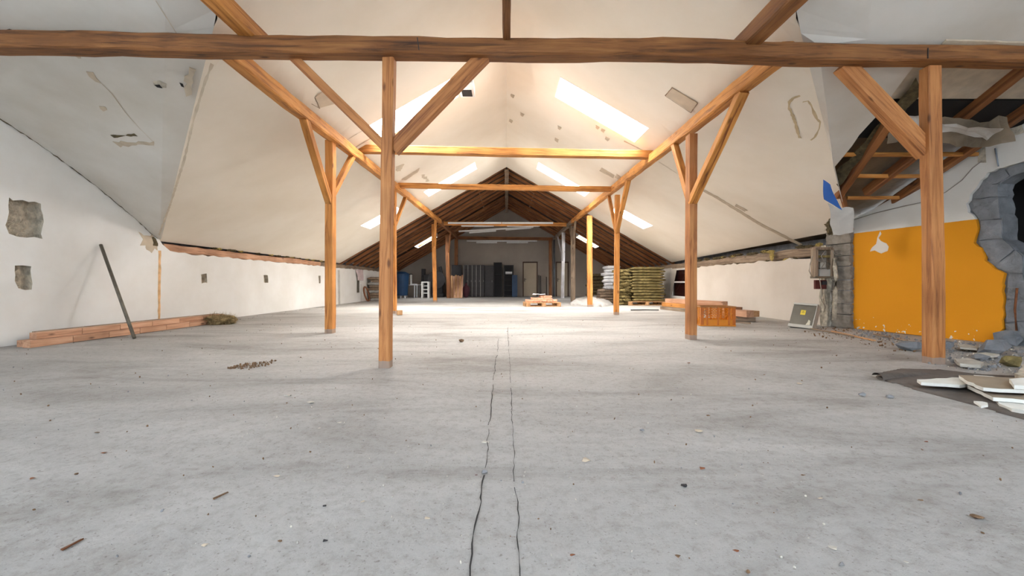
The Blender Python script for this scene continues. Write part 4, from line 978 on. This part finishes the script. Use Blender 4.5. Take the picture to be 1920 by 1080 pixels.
cw=crumple('white_sheet',[(pc.x-.36,pc.y+.2,.42),(pc.x+.12,pc.y+.2,.41),(pc.x+.1,pc.y+.5,.43),(pc.x-.3,pc.y+.5,.42)],FOIL,None,.04,1,8); tag(cw,'white paper sheet lying on top of the brick pile','sheet')
# pale sheet heap
def heap(name,pxs,mat,label,cat,hgt=.25,seed=1,N=40,kind=None):
    P=[fl(a,b,0) for a,b in pxs]; x0=min(p.x for p in P);x1=max(p.x for p in P);y0=min(p.y for p in P);y1=max(p.y for p in P)
    poly=[(p.x,p.y) for p in P]
    def edge(x,y):
        ins=False;dm=9
        for i in range(len(poly)):
            a=Vector(poly[i]);b=Vector(poly[(i+1)%len(poly)])
            if (a.y>y)!=(b.y>y) and x<(b.x-a.x)*(y-a.y)/(b.y-a.y)+a.x: ins=not ins
            t=clamp((Vector((x,y))-a).dot(b-a)/max(1e-9,(b-a).length_squared)); dm=min(dm,(Vector((x,y))-a.lerp(b,t)).length)
        return dm if ins else -dm
    bm=bmesh.new();V={}
    for i in range(N+1):
        for j in range(N+1):
            x=lerp(x0,x1,i/N);y=lerp(y0,y1,j/N); e=edge(x,y)+.02*noise.noise(Vector((x*9,y*9,seed)))
            if e<-.0: continue
            h=hgt*(1-math.exp(-e*6/max(.5,hgt*4)))*(.6+.5*noise.noise(Vector((x*2,y*2,seed))))+.25*hgt*abs(noise.noise(Vector((x*4,y*7,seed))))
            V[(i,j)]=bm.verts.new((x,y,.004+max(0,h)))
    for (i,j) in list(V):
        q=[V.get(k) for k in ((i,j),(i+1,j),(i+1,j+1),(i,j+1))]
        if all(q): bm.faces.new(q)
    for v in bm.verts[:]:
        if not v.link_faces: bm.verts.remove(v)
    # skirt to the ground
    es=[e for e in bm.edges if len(e.link_faces)==1]
    r=bmesh.ops.extrude_edge_only(bm,edges=es)
    for v in r['geom']:
        if isinstance(v,bmesh.types.BMVert): v.co.z=-.003
    return tag(from_bm(name,bm,mat,None,None,True),label,cat,None,kind)
heap('dust_sheet',[(1066,571),(1085,563),(1110,560),(1135,563),(1150,571),(1135,575),(1110,575),(1090,573)],TARPL,'pale grey dust sheet heaped around the foot of the plain golden post','sheet',.3)
# wool stacks
pw=fl(1204,573,0)
zp=pallet((pw.x+.2,pw.y+.5),.03,'wooden pallet beneath the mineral wool stack',1.35,.9,W_PALE)
ordn=['lowest','second from bottom','third from bottom','fourth from bottom','fifth from bottom','sixth from bottom','sixth from top','fifth from top','fourth from top','third from top','second from top','topmost']
def slab(c,s,mat,seed,rz=0,nm='wool_slab',amp=.02):
    bm=bmesh.new(); bmesh.ops.create_cube(bm,size=1); bmesh.ops.subdivide_edges(bm,edges=bm.edges[:],cuts=6,use_grid_fill=True)
    for v in bm.verts:
        q=v.co.copy(); r_=1-.10*(abs(2*q.z)**2)
        v.co=Vector((q.x*s[0]*r_,q.y*s[1]*r_,q.z*s[2]*(1-.3*max(abs(2*q.x),abs(2*q.y))**8)))+Vector((noise.noise(q*5+Vector((seed,0,0))),noise.noise(q*5+Vector((0,seed,0))),.6*noise.noise(q*6+Vector((0,0,seed)))))*amp*2
    return from_bm(nm,bm,mat,None,Matrix.Translation(c)@Matrix.Rotation(rz,4,'Z'),True)
for k in range(12):
    o=slab((pw.x+.28+random.uniform(-.04,.04),pw.y+.5,zp+.055+k*.103),(1.15+random.uniform(-.05,.05),.75,.112),WOOL,k*1.7,random.uniform(-.04,.04)); tag(o,'green-yellow mineral wool slab, %s of the wide stack beside the white pillar'%ordn[k],'insulation slab','wide mineral wool stack')
for k in range(11):
    o=slab((pw.x-.52+random.uniform(-.05,.05),pw.y+.55+random.uniform(-.05,.05),.06+k*.118),(.5,.7,.125),WOOL,k*2.3+40,random.uniform(-.3,.3),amp=.04); tag(o,'crumpled wool slab, %s of the narrow left column of the wool stack'%(ordn[k] if k<6 else ordn[k+1]),'insulation slab','narrow mineral wool column')
for k in range(8):
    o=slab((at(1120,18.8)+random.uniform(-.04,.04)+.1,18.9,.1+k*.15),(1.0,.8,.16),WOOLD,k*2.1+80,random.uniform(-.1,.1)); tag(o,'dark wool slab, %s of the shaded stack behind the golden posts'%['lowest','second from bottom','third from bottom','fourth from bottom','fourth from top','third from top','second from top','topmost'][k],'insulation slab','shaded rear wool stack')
for k in range(7):
    o=slab((at(1146,16.6)+random.uniform(-.04,.04)-.02*k*0,16.7,.62+k*.135),(.55,.6,.14),FOIL,k*3.1+10,random.uniform(-.2,.2),'foil_pack',.03); tag(o,'white foil wrapped pack, %s of the pile left of the wool stack'%['lowest','second from bottom','third from bottom','middle','third from top','second from top','topmost'][k],'pack','white foil packs')
for k in range(5):
    o=slab((at(1143,16.3)+random.uniform(-.04,.04),16.85,.06+k*.11),(.7,.7,.12),BAG,k*3.1+70,random.uniform(-.2,.2),'sack',.03); tag(o,'brown sack, %s under the white foil packs'%['lowest','second from bottom','middle','second from top','topmost'][k],'sack','sacks under the foil packs')
tag(tube('strap',[P3(1210,505,16.0),P3(1243,545,15.7)],.012,PAPER),'pale strap slanting across the wool stack','strap')
bd=fl(1210,583,0); tag(timber('dark_bar',(at(1183,12.0),12.0,.02),(at(1236,12.0),12.05,.02),.05,.03,BLACK),'dark bar lying on the floor in front of the wool pallet','bar')
# timber stack right, crate
def lay2(a,b,w,h,z,mat,label,group): 
    t=timber('timber_length',(a[0],a[1],z+h/2),(b[0],b[1],z+h/2),w,h,mat,wane=.02,jit=.003,wob=.004); return tag(t,label,'timber',group)
G='timbers by the right wall'
lay2((4.75,12.6),(5.25,10.55),.16,.1,0.002,W_GREY,'grey bottom front timber in the stack behind the brown post',G); lay2((5.0,12.7),(5.45,10.6),.16,.1,.002,W_RED,'bottom rear timber in the stack behind the brown post',G)
lay2((4.75,12.5),(5.32,10.3),.13,.11,.105,W_PUR,'golden middle timber in the stack behind the brown post',G); lay2((4.95,12.6),(5.5,10.35),.13,.11,.105,W_RED,'middle rear timber in the stack behind the brown post',G)
lay2((4.82,12.4),(5.50,10.4),.16,.12,.22,W_RED,'pinkish top timber of the stack behind the brown post',G)
G2='short timbers behind the crate'
lay2((4.75,9.6),(4.98,8.45),.17,.14,.1,W_RED,'thick short timber end right of the orange crate',G2); lay2((4.98,9.7),(5.19,8.6),.16,.12,.1,W_PALE,'paler timber end behind the thick one by the crate',G2)
lay2((4.7,9.5),(5.25,9.0),.1,.09,.003,W_RED,'low crosswise timber under the crate-side pile',G2); lay2((4.68,8.9),(5.15,8.55),.09,.09,.003,W_GREY,'front crosswise timber under the crate-side pile',G2)
lay2((4.78,8.9),(4.98,8.75),.14,.05,.243,W_BEAM,'small brown offcut on top of the crate-side pile',G2)
lay2((4.55,8.35),(4.78,8.1),.05,.03,.002,W_GREY,'thin grey offcut on the floor right of the crate',G2)
cc=fl(1330,612,0)
e=empty('plastic_crate',(cc.x+.2,cc.y+.22,0),-.13,'orange slatted plastic crate standing behind the brown post','crate')
cw_,cdp,ch=.62,.4,.37
box('crate_rim',(0,-cdp/2+.012,ch-.012),(cw_+.02,.03,.024),ORANGED,e,bev=.003); box('crate_rim',(0,cdp/2-.012,ch-.012),(cw_+.02,.03,.024),ORANGED,e,bev=.003)
box('crate_rim',(-cw_/2+.01,0,ch-.012),(.03,cdp-.03,.024),ORANGED,e,bev=.003); box('crate_rim',(cw_/2-.01,0,ch-.012),(.03,cdp-.03,.024),ORANGED,e,bev=.003)
box('crate_base',(0,0,.012),(cw_,cdp,.024),ORANGE,e)
for sx in (-1,1):
    for sy in (-1,1): box('corner_post',(sx*(cw_/2-.03),sy*(cdp/2-.02),ch/2),(.055,.035,ch-.03),ORANGEK,e)
for sy in (-1,1):
    box('lower_panel',(0,sy*(cdp/2-.012),.075),(cw_-.1,.012,.10),ORANGE,e)
    for sx in (-.19,-.0,.19): box('rib',(sx,sy*(cdp/2-.01),ch/2),(.03,.025,ch-.04),ORANGEK,e)
    bm=bmesh.new()
    for i in range(11):
        for dr in (-1,1):
            c=-.24+i*.048
            if abs(c+dr*.1)<.3 : cyl(bm,(c-dr*.1,0,-.1),(c+dr*.1,0,.1),.0045,n=4)
    from_bm('lattice_panel',bm,ORANGE,e,WM[e.name]@Matrix.Translation((0,sy*(cdp/2-.012),ch-.13)))
for sx in (-1,1):
    for i in range(4): box('side_slat',(sx*(cw_/2-.012),-.14+i*.093,ch/2),(.012,.045,ch-.04),ORANGE,e)
# electric enclosure leaning at the wall
ec=fl(1503,616,0)
M=Matrix.Translation((ec.x,ec.y+.05,.01))@Matrix.Rotation(R(-54),4,'Z')@Matrix.Rotation(R(-26),4,'X')@Matrix.Rotation(R(3),4,'Y')
e=empty('meter_cabinet',(0,0,0),0,'grey metal meter cabinet with yellow warning label leaning by the corner pier','cabinet',M=M)
box('casing',(0,.075,.24),(.36,.14,.46),ENC,e,bev=.006); box('front_door',(0,-.004,.235),(.35,.012,.36),ENC,e,bev=.003)
box('top_strip',(0,0,.455),(.36,.03,.035),ENCL,e); box('bottom_strip',(0,-.004,.028),(.36,.03,.055),ENCL,e)
box('side_edge',(.188,.06,.24),(.012,.16,.46),ENCL,e)
lb=box('warning_label',(.0,-.0125,.29),(.075,.004,.09),YEL,e)
bm=bmesh.new(); v=[bm.verts.new(p) for p in ((-.022,0,-.016),(.022,0,-.016),(0,0,.024))]; v2=[bm.verts.new(p) for p in ((-.013,0,-.010),(.013,0,-.010),(0,0,.013))]
for i in range(3): bm.faces.new((v[i],v[(i+1)%3],v2[(i+1)%3],v2[i]))
from_bm('warning_triangle',bm,BLACK,e,WM[e.name]@Matrix.Translation((0,-.016,.297)))
bm=bmesh.new(); bm.faces.new([bm.verts.new(p) for p in ((-.03,0,-.05),(.035,0,-.045),(.03,0,.03),(.0,0,.055),(-.01,0,.0))]); from_bm('torn_paper',bm,PAPER,e,WM[e.name]@Matrix.Translation((.11,-.0125,.11)))
# meter box frame on the wall by the pier
YM=7.55
e=empty('meter_box',P3(1542,525,YM),0,'broken open meter box with wires fixed beside the crumbled corner','meter box')
def mb(nm,px0,px1,py0,py1,dep,mat,dy=0):
    x0,x1=at(px0,YM),at(px1,YM); z0,z1=zat(py1,YM),zat(py0,YM)
    bm=bmesh.new(); bx(bm,(0,0,0),(x1-x0,dep,z1-z0),None,.004); return from_bm(nm,bm,mat,e,Matrix.Translation(((x0+x1)/2,YM+dy,(z0+z1)/2)))
mb('frame_rail',1524,1530,466,520,.12,W_GREY); mb('frame_rail',1553,1559,466,518,.12,W_GREY); mb('frame_rail',1526,1557,464,469,.12,W_GREY); mb('frame_rail',1530,1557,479,483,.10,WOOL)
mb('back_board',1528,1556,468,520,.03,BLOCKB,.06); mb('meter',1533,1553,505,520,.08,LOCKL,-.01); mb('bottom_tray',1524,1552,518,522,.14,STEEL); mb('meter',1535,1545,492,502,.08,ENCL,-.0)
mb('lower_niche',1532,1553,525,542,.05,RED,.06); mb('breaker',1543,1551,527,534,.06,BLACK,.03)
for q in ([(1530,486),(1540,492),(1548,488),(1556,496),(1552,506)],[(1536,520),(1538,530),(1540,545),(1539,560),(1546,572)],[(1524,480),(1519,495),(1517,508),(1522,518)],[(1560,470),(1566,478),(1576,476),(1588,474)],[(1548,470),(1540,480),(1546,494),(1538,505)]):
    pts=[P3(a,b,YM-.06) for a,b in q]; o=tube('wire',pts,.007,CABLE,e)
tag(tube('conduit',[P3(1566,484,7.45),P3(1565,500,7.45),P3(1568,520,7.43),P3(1566,545,7.45),P3(1564,600,7.45)],.035,NICHE),'rough vertical conduit pipe buried in mortar at the corner','pipe')
# ---------------------------------------------------------------- right foreground
heap('tarpaulin',[(1640,706),(1655,698),(1690,692),(1760,693),(1830,702),(1920,706),(2050,712),(2100,810),(1980,800),(1920,786),(1830,762),(1740,738),(1690,722),(1655,714)],TARP,'dark grey tarpaulin spread under the foam boards at lower right','tarpaulin',.022,4,70)
a=fl(1642,708,.02);b=fl(1700,716,.02)
bm=bmesh.new(); rings=[]
A_=fl(1645,711,0); B_=fl(1740,704,0)
for i in range(15):
    p=A_.lerp(B_,i/14); r_=.045*(1-.55*i/14)
    rings.append([bm.verts.new(p+Vector((.35*r_*math.cos(t)+.0,r_*1.6*math.cos(t),r_*.9*math.sin(t)+.012))) for t in [math.pi*(1.05-k*.125)+.15*noise.noise(Vector((i,k,0))) for k in range(9)]])
for a_,b_ in zip(rings,rings[1:]):
    for k in range(8): bm.faces.new((a_[k],a_[k+1],b_[k+1],b_[k]))
bpy_f=from_bm('tarpaulin_fold',bm,TARP,bpy.data.objects['tarpaulin'],None,True)
def slabpx(name,pxs,zt_,th,mat,label,cat,group=None,edge=None,amp=.008,seed=0,tilt=0):
    pts=[fl(a,b,zt_) for a,b in pxs]; rr=random.Random(seed); P=[]
    for i in range(len(pts)):
        a=pts[i];b=pts[(i+1)%len(pts)];m=max(1,int((b-a).length/.06))
        for k in range(m):
            q=a.lerp(b,k/m); P.append(Vector((q.x+rr.uniform(-amp,amp),q.y+rr.uniform(-amp,amp),zt_+tilt*(q.x-pts[0].x)+rr.uniform(-.002,.002))))
    c=sum(P,Vector())/len(P); tr=tessellate_polygon([P]); bm=bmesh.new()
    v=[bm.verts.new(p-c) for p in P]; u=[bm.verts.new(p-c-Vector((0,0,th))) for p in P]
    for t in tr:
        try: bm.faces.new([v[i] for i in t]); f=bm.faces.new([u[i] for i in t[::-1]])
        except ValueError: pass
    sides=[]
    for i in range(len(P)):
        j=(i+1)%len(P); sides.append(bm.faces.new((v[i],v[j],u[j],u[i])))
    if edge:
        for f in sides: f.material_index=1
    o=from_bm(name,bm,mat,None,Matrix.Translation(c))
    if edge: o.data.materials.append(edge)
    return tag(o,label,cat,group)
G='broken boards on the tarpaulin'
slabpx('foam_board',[(1722,712),(1795,707),(1825,717),(1798,722),(1728,717)],.065,.022,GYPW,'long white edged board strip pointing left on the tarpaulin','board',G,seed=1)
slabpx('foam_board',[(1798,703),(1895,708),(2020,714),(2030,738),(1900,730),(1846,727),(1822,718)],.105,.024,GYPT,'large tan faced board with white edge on the tarpaulin','board',G,GYPW,seed=2)
slabpx('foam_board',[(1815,722),(1850,727),(1935,738),(2020,742),(2010,758),(1900,748),(1862,746)],.06,.024,GYPT,'lower tan board sticking out beneath the large one','board',G,GYPW,seed=3)
slabpx('foam_board',[(1862,745),(1898,737),(2020,744),(2020,778),(1925,770),(1895,765),(1875,756)],.034,.022,GYPW,'ragged white board piece lowest on the tarpaulin','board',G,seed=4)
slabpx('foam_board',[(1893,711),(1925,708),(2010,713),(2010,728),(1905,722)],.135,.026,GYPW,'small white board on top at the right frame edge','board',G,seed=5)
slabpx('foam_scrap',[(1826,752),(1840,752),(1853,755),(1850,759),(1838,761)],.05,.014,GYPW,'small white scrap alone on the dark tarpaulin','scrap',seed=6)
slabpx('foam_scrap',[(1825,703),(1862,705),(1880,709),(1850,709)],.05,.014,GYPW,'thin white sliver behind the large tan board','scrap',seed=7)
def rock(px,py,s,mat,label,cat='rock',group=None,seed=0,flat=.6,sub=2,name='rubble_piece'):
    p=fl(px,py,0); bm=bmesh.new(); rr=random.Random(seed+int(px))
    for _ in range(22 if s[0]>.02 else 12):
        d=Vector((rr.gauss(0,1),rr.gauss(0,1),rr.gauss(0,1))).normalized()*rr.uniform(.75,1.1)
        bm.verts.new((d.x*s[0],d.y*s[1],d.z*s[2]))
    r=bmesh.ops.convex_hull(bm,input=bm.verts[:])
    bmesh.ops.delete(bm,geom=[g for g in r['geom_interior'] if isinstance(g,bmesh.types.BMVert)],context='VERTS')
    mn=min(v.co.z for v in bm.verts)*.75
    for v in bm.verts: v.co.z=max(0,v.co.z-mn)
    o=from_bm(name,bm,mat,None,Matrix.Translation((p.x,p.y+s[1]*.8,0))@Matrix.Rotation(seed*1.3,4,'Z') if False else Matrix.Translation((p.x,p.y+s[1]*.8,-.002)))
    return tag(o,label,cat,group)
G='rubble below the breached wall'
rock(1716,658,(.13,.1,.1),BLOCK,'blue-grey concrete chunk left of the thick near post',group=G,seed=1)
rock(1783,657,(.10,.09,.08),BLOCK,'grey concrete chunk just right of the thick near post',group=G,seed=2)
rock(1882,667,(.18,.12,.11),BLOCK,'large angular grey block under the breach',group=G,seed=3)
rock(1912,650,(.2,.12,.12),BLOCK,'dark grey block at the foot of the breach',group=G,seed=4)
rock(1850,676,(.09,.07,.035),BLOCK,'small grey flat chunk among the rubble',group=G,seed=5)
rock(1912,690,(.09,.07,.07),WOOL,'mossy looking lump at the right edge of rubble',group=G,seed=6)
slabpx('plaster_slab',[(1795,646),(1810,645),(1836,650),(1832,654),(1800,651)],.05,.02,RUB,'pale plaster slab closest to the orange wall','slab',G,seed=11)
slabpx('plaster_slab',[(1824,661),(1850,661),(1874,664),(1865,667),(1832,666)],.04,.02,RUB,'cream slab in front of the large grey block','slab',G,seed=12)
slabpx('plaster_slab',[(1790,673),(1815,671),(1845,679),(1838,684),(1800,682)],.045,.03,RUB,'large pale plaster slab right of the thick near post','slab',G,seed=13)
slabpx('plaster_slab',[(1905,700),(1918,684),(1990,680),(2000,712),(1930,712)],.12,.05,NICHE,'mortar coated slab cut by the right frame edge','slab',G,seed=14)
# gravel
def gravel(name,pxs,n,smin,smax,mat,label,seed,cat='rubble'):
    rr=random.Random(seed); P=[fl(a,b,0) for a,b in pxs]; x0=min(p.x for p in P);x1=max(p.x for p in P);y0=min(p.y for p in P);y1=max(p.y for p in P)
    poly=[(p.x,p.y) for p in P]; bm=bmesh.new(); c=0
    while c<n:
        x=rr.uniform(x0,x1);y=rr.uniform(y0,y1); ins=False
        for i in range(len(poly)):
            a=poly[i];b=poly[(i+1)%len(poly)]
            if (a[1]>y)!=(b[1]>y) and x<(b[0]-a[0])*(y-a[1])/(b[1]-a[1])+a[0]: ins=not ins
        if not ins: continue
        c+=1; s=smin*(smax/smin)**(rr.random()**2)
        bmesh.ops.create_icosphere(bm,subdivisions=1,radius=1,matrix=Matrix.Translation((x,y,s*.3))@Euler((rr.random()*6,rr.random()*6,rr.random()*6)).to_matrix().to_4x4()@Matrix.Diagonal((s,s*rr.uniform(.5,1),s*rr.uniform(.3,.7),1)))
    return tag(from_bm(name,bm,mat),label,cat,None,'stuff')
RZ=[(1730,640),(1790,640),(1880,650),(1990,655),(1990,702),(1880,700),(1790,690),(1730,680)]
gravel('rubble_gravel',RZ,420,.006,.03,ROCK,'grey gravel and crumbs strewn below the breached wall',1)
gravel('plaster_crumbs',RZ,260,.004,.016,RUB,'white plaster crumbs among the gravel',2)
gravel('corner_debris',[(1540,612),(1610,616),(1720,640),(1715,665),(1600,645),(1500,625)],260,.005,.022,BROWNP,'brown dirt and wood crumbs along the foot of the orange wall',3,'debris')
gravel('wall_foot_dust',[(1600,618),(1700,630),(1730,640),(1700,648),(1600,628)],160,.006,.03,ROCK,'grey crumbs along the foot of the orange wall',4)
gravel('wall_foot_crumbs',[(380,607),(620,573),(700,563),(700,567),(620,579),(420,606)],140,.004,.016,ROCK,'fine crumbs along the foot of left wall',5)
for q,l in (([(1520,617),(1600,632)],'long thin lath lying along the right corner debris'),([(1560,622),(1640,640)],'second thin lath lying toward the orange wall'),([(1640,628),(1700,640)],'short thin lath by the orange wall foot')):
    a=fl(*q[0]);b=fl(*q[1]); tag(timber('lath',a+Vector((0,0,.012)),b+Vector((0,0,.012)),.035,.015,W_PALE if 'second' in l else W_GREY,wane=.02),l,'lath','laths by the corner')
# individual crumbs on the open floor
G='scattered floor crumbs'
I=[(865,641,.05,BROWNP,'rust-brown clod on the floor right of the nearest left post'),(887,639,.014,BROWNP,'small brown crumb right of the rust-brown clod'),(1620,743,.028,ROCK,'grey stone left of the tarpaulin fold'),(1672,747,.03,ROCK,'flat grey stone beneath the tarpaulin edge'),
 (1285,914,.016,BLACK,'round dark pebble in the right middle of the floor'),(908,889,.017,ROCK,'dark stone lying on the left floor crack'),(893,891,.008,RED,'tiny red crumb left of the stone on the crack'),(910,831,.022,RUB,'pale flake lying across the left crack'),
 (1272,1045,.012,BROWNP,'dark brown crumb near the bottom edge right of centre'),(1382,1035,.011,RUST,'orange brick crumb near bottom edge'),(1074,1042,.010,RUST,'pale reddish crumb near the bottom centre'),(1566,1030,.016,RUB,'pale sandy crumb at lower right'),(1840,973,.022,BROWNP,'long brown sliver of bark at right'),(1702,1055,.008,RUB,'white chip close to the bottom right'),
 (1318,880,.018,RUST,'orange flat chip above the round dark pebble'),(1740,829,.016,RUST,'orange chip right of the middle floor'),(1205,809,.02,ROCK,'grey crumb in the right middle distance'),(1312,810,.026,PATCH2,'tan flat flake in the right middle distance'),(1330,780,.017,BROWNP,'dark leaf-like chip right of the tan flake'),
 (1500,720,.024,PATCH2,'tan flake far right of centre'),(1292,681,.022,RUST,'orange flake behind the tan ones'),(1434,703,.016,BROWNP,'dark crumb near the tan flake'),(1541,600,.0,ROCK,''),(608,1016,.009,BLACK,'dark pebble at lower left centre'),(523,1016,.009,BROWNP,'brown pebble left of the dark one'),
 (380,1024,.013,PATCH2,'sandy clump at lower left'),(192,850,.016,RUST,'orange chip at left'),(58,898,.013,RUST,'orange splinter near left edge'),(178,812,.016,BROWNP,'brown splinter at left above the orange chip'),(608,950,.008,BLACK,'black pebble left of centre'),(800,973,.012,PATCH2,'tan crumb left of the floor cracks'),
 (678,941,.011,PATCH2,'tan crumb in the lower middle left'),(517,894,.014,PATCH2,'olive tan crumb at left middle'),(1738,826,.0,ROCK,''),(536,743,.03,RUB,'white flake among the group left of the near post'),(580,756,.03,RUB,'second white flake in the group left of the near post'),(635,793,.018,RUB,'white chip lower right of the flake group'),(598,803,.012,RUB,'small white triangular chip below the flake group'),
 (1098,866,.03,PATCH2,'flat yellowish fibre patch right of the right crack'),(1509,892,.012,BROWNP,'brown crumb in the right floor field'),(1540,935,.012,PATCH2,'light brown splinter in the right floor field'),(1580,1062,.012,ROCK,'grey pebble at the bottom edge'),(1730,939,.012,BROWNP,'grey-brown chip at right')]
for k,(px,py,s,m,l) in enumerate(I):
    if s>0: rock(px,py,(s,s*.7,s*(.55 if m in (ROCK,BLACK) or s>.04 else .22)),m,l,'crumb',G,seed=k+20,name='floor_crumb',sub=2)
a=fl(400,936);b=fl(428,925); tag(timber('splinter',a+Vector((0,0,.003)),b+Vector((0,0,.004)),.006,.004,BROWNP,wane=.1),'dark wood splinter on the floor at left middle','splinter')
a=fl(115,1032);b=fl(155,1012); tag(timber('splinter',a+Vector((0,0,.003)),b+Vector((0,0,.004)),.010,.003,W_RAFT,wane=.1),'dark wood splinter near the bottom left corner','splinter')
gravel('brown_sawdust',[(425,691),(460,682),(520,675),(500,686),(460,692)],220,.004,.02,BROWNP,'patch of brown bark crumbs left of the nearest left post',7,'debris')
gravel('floor_grit',[(-100,1200),(-100,660),(500,600),(1400,600),(2000,700),(2000,1200)],700,.0025,.009,BROWNP,'fine brown grit scattered over the whole floor',8,'grit')
gravel('floor_grit',[(-100,1200),(-100,660),(500,600),(1400,600),(2000,700),(2000,1200)],600,.002,.008,ROCK,'fine grey grit scattered over the whole floor',9,'grit')
gravel('floor_grit',[(200,1200),(500,730),(1400,730),(1700,1200)],260,.002,.006,RUB,'fine white grit scattered over the near floor',10,'grit')
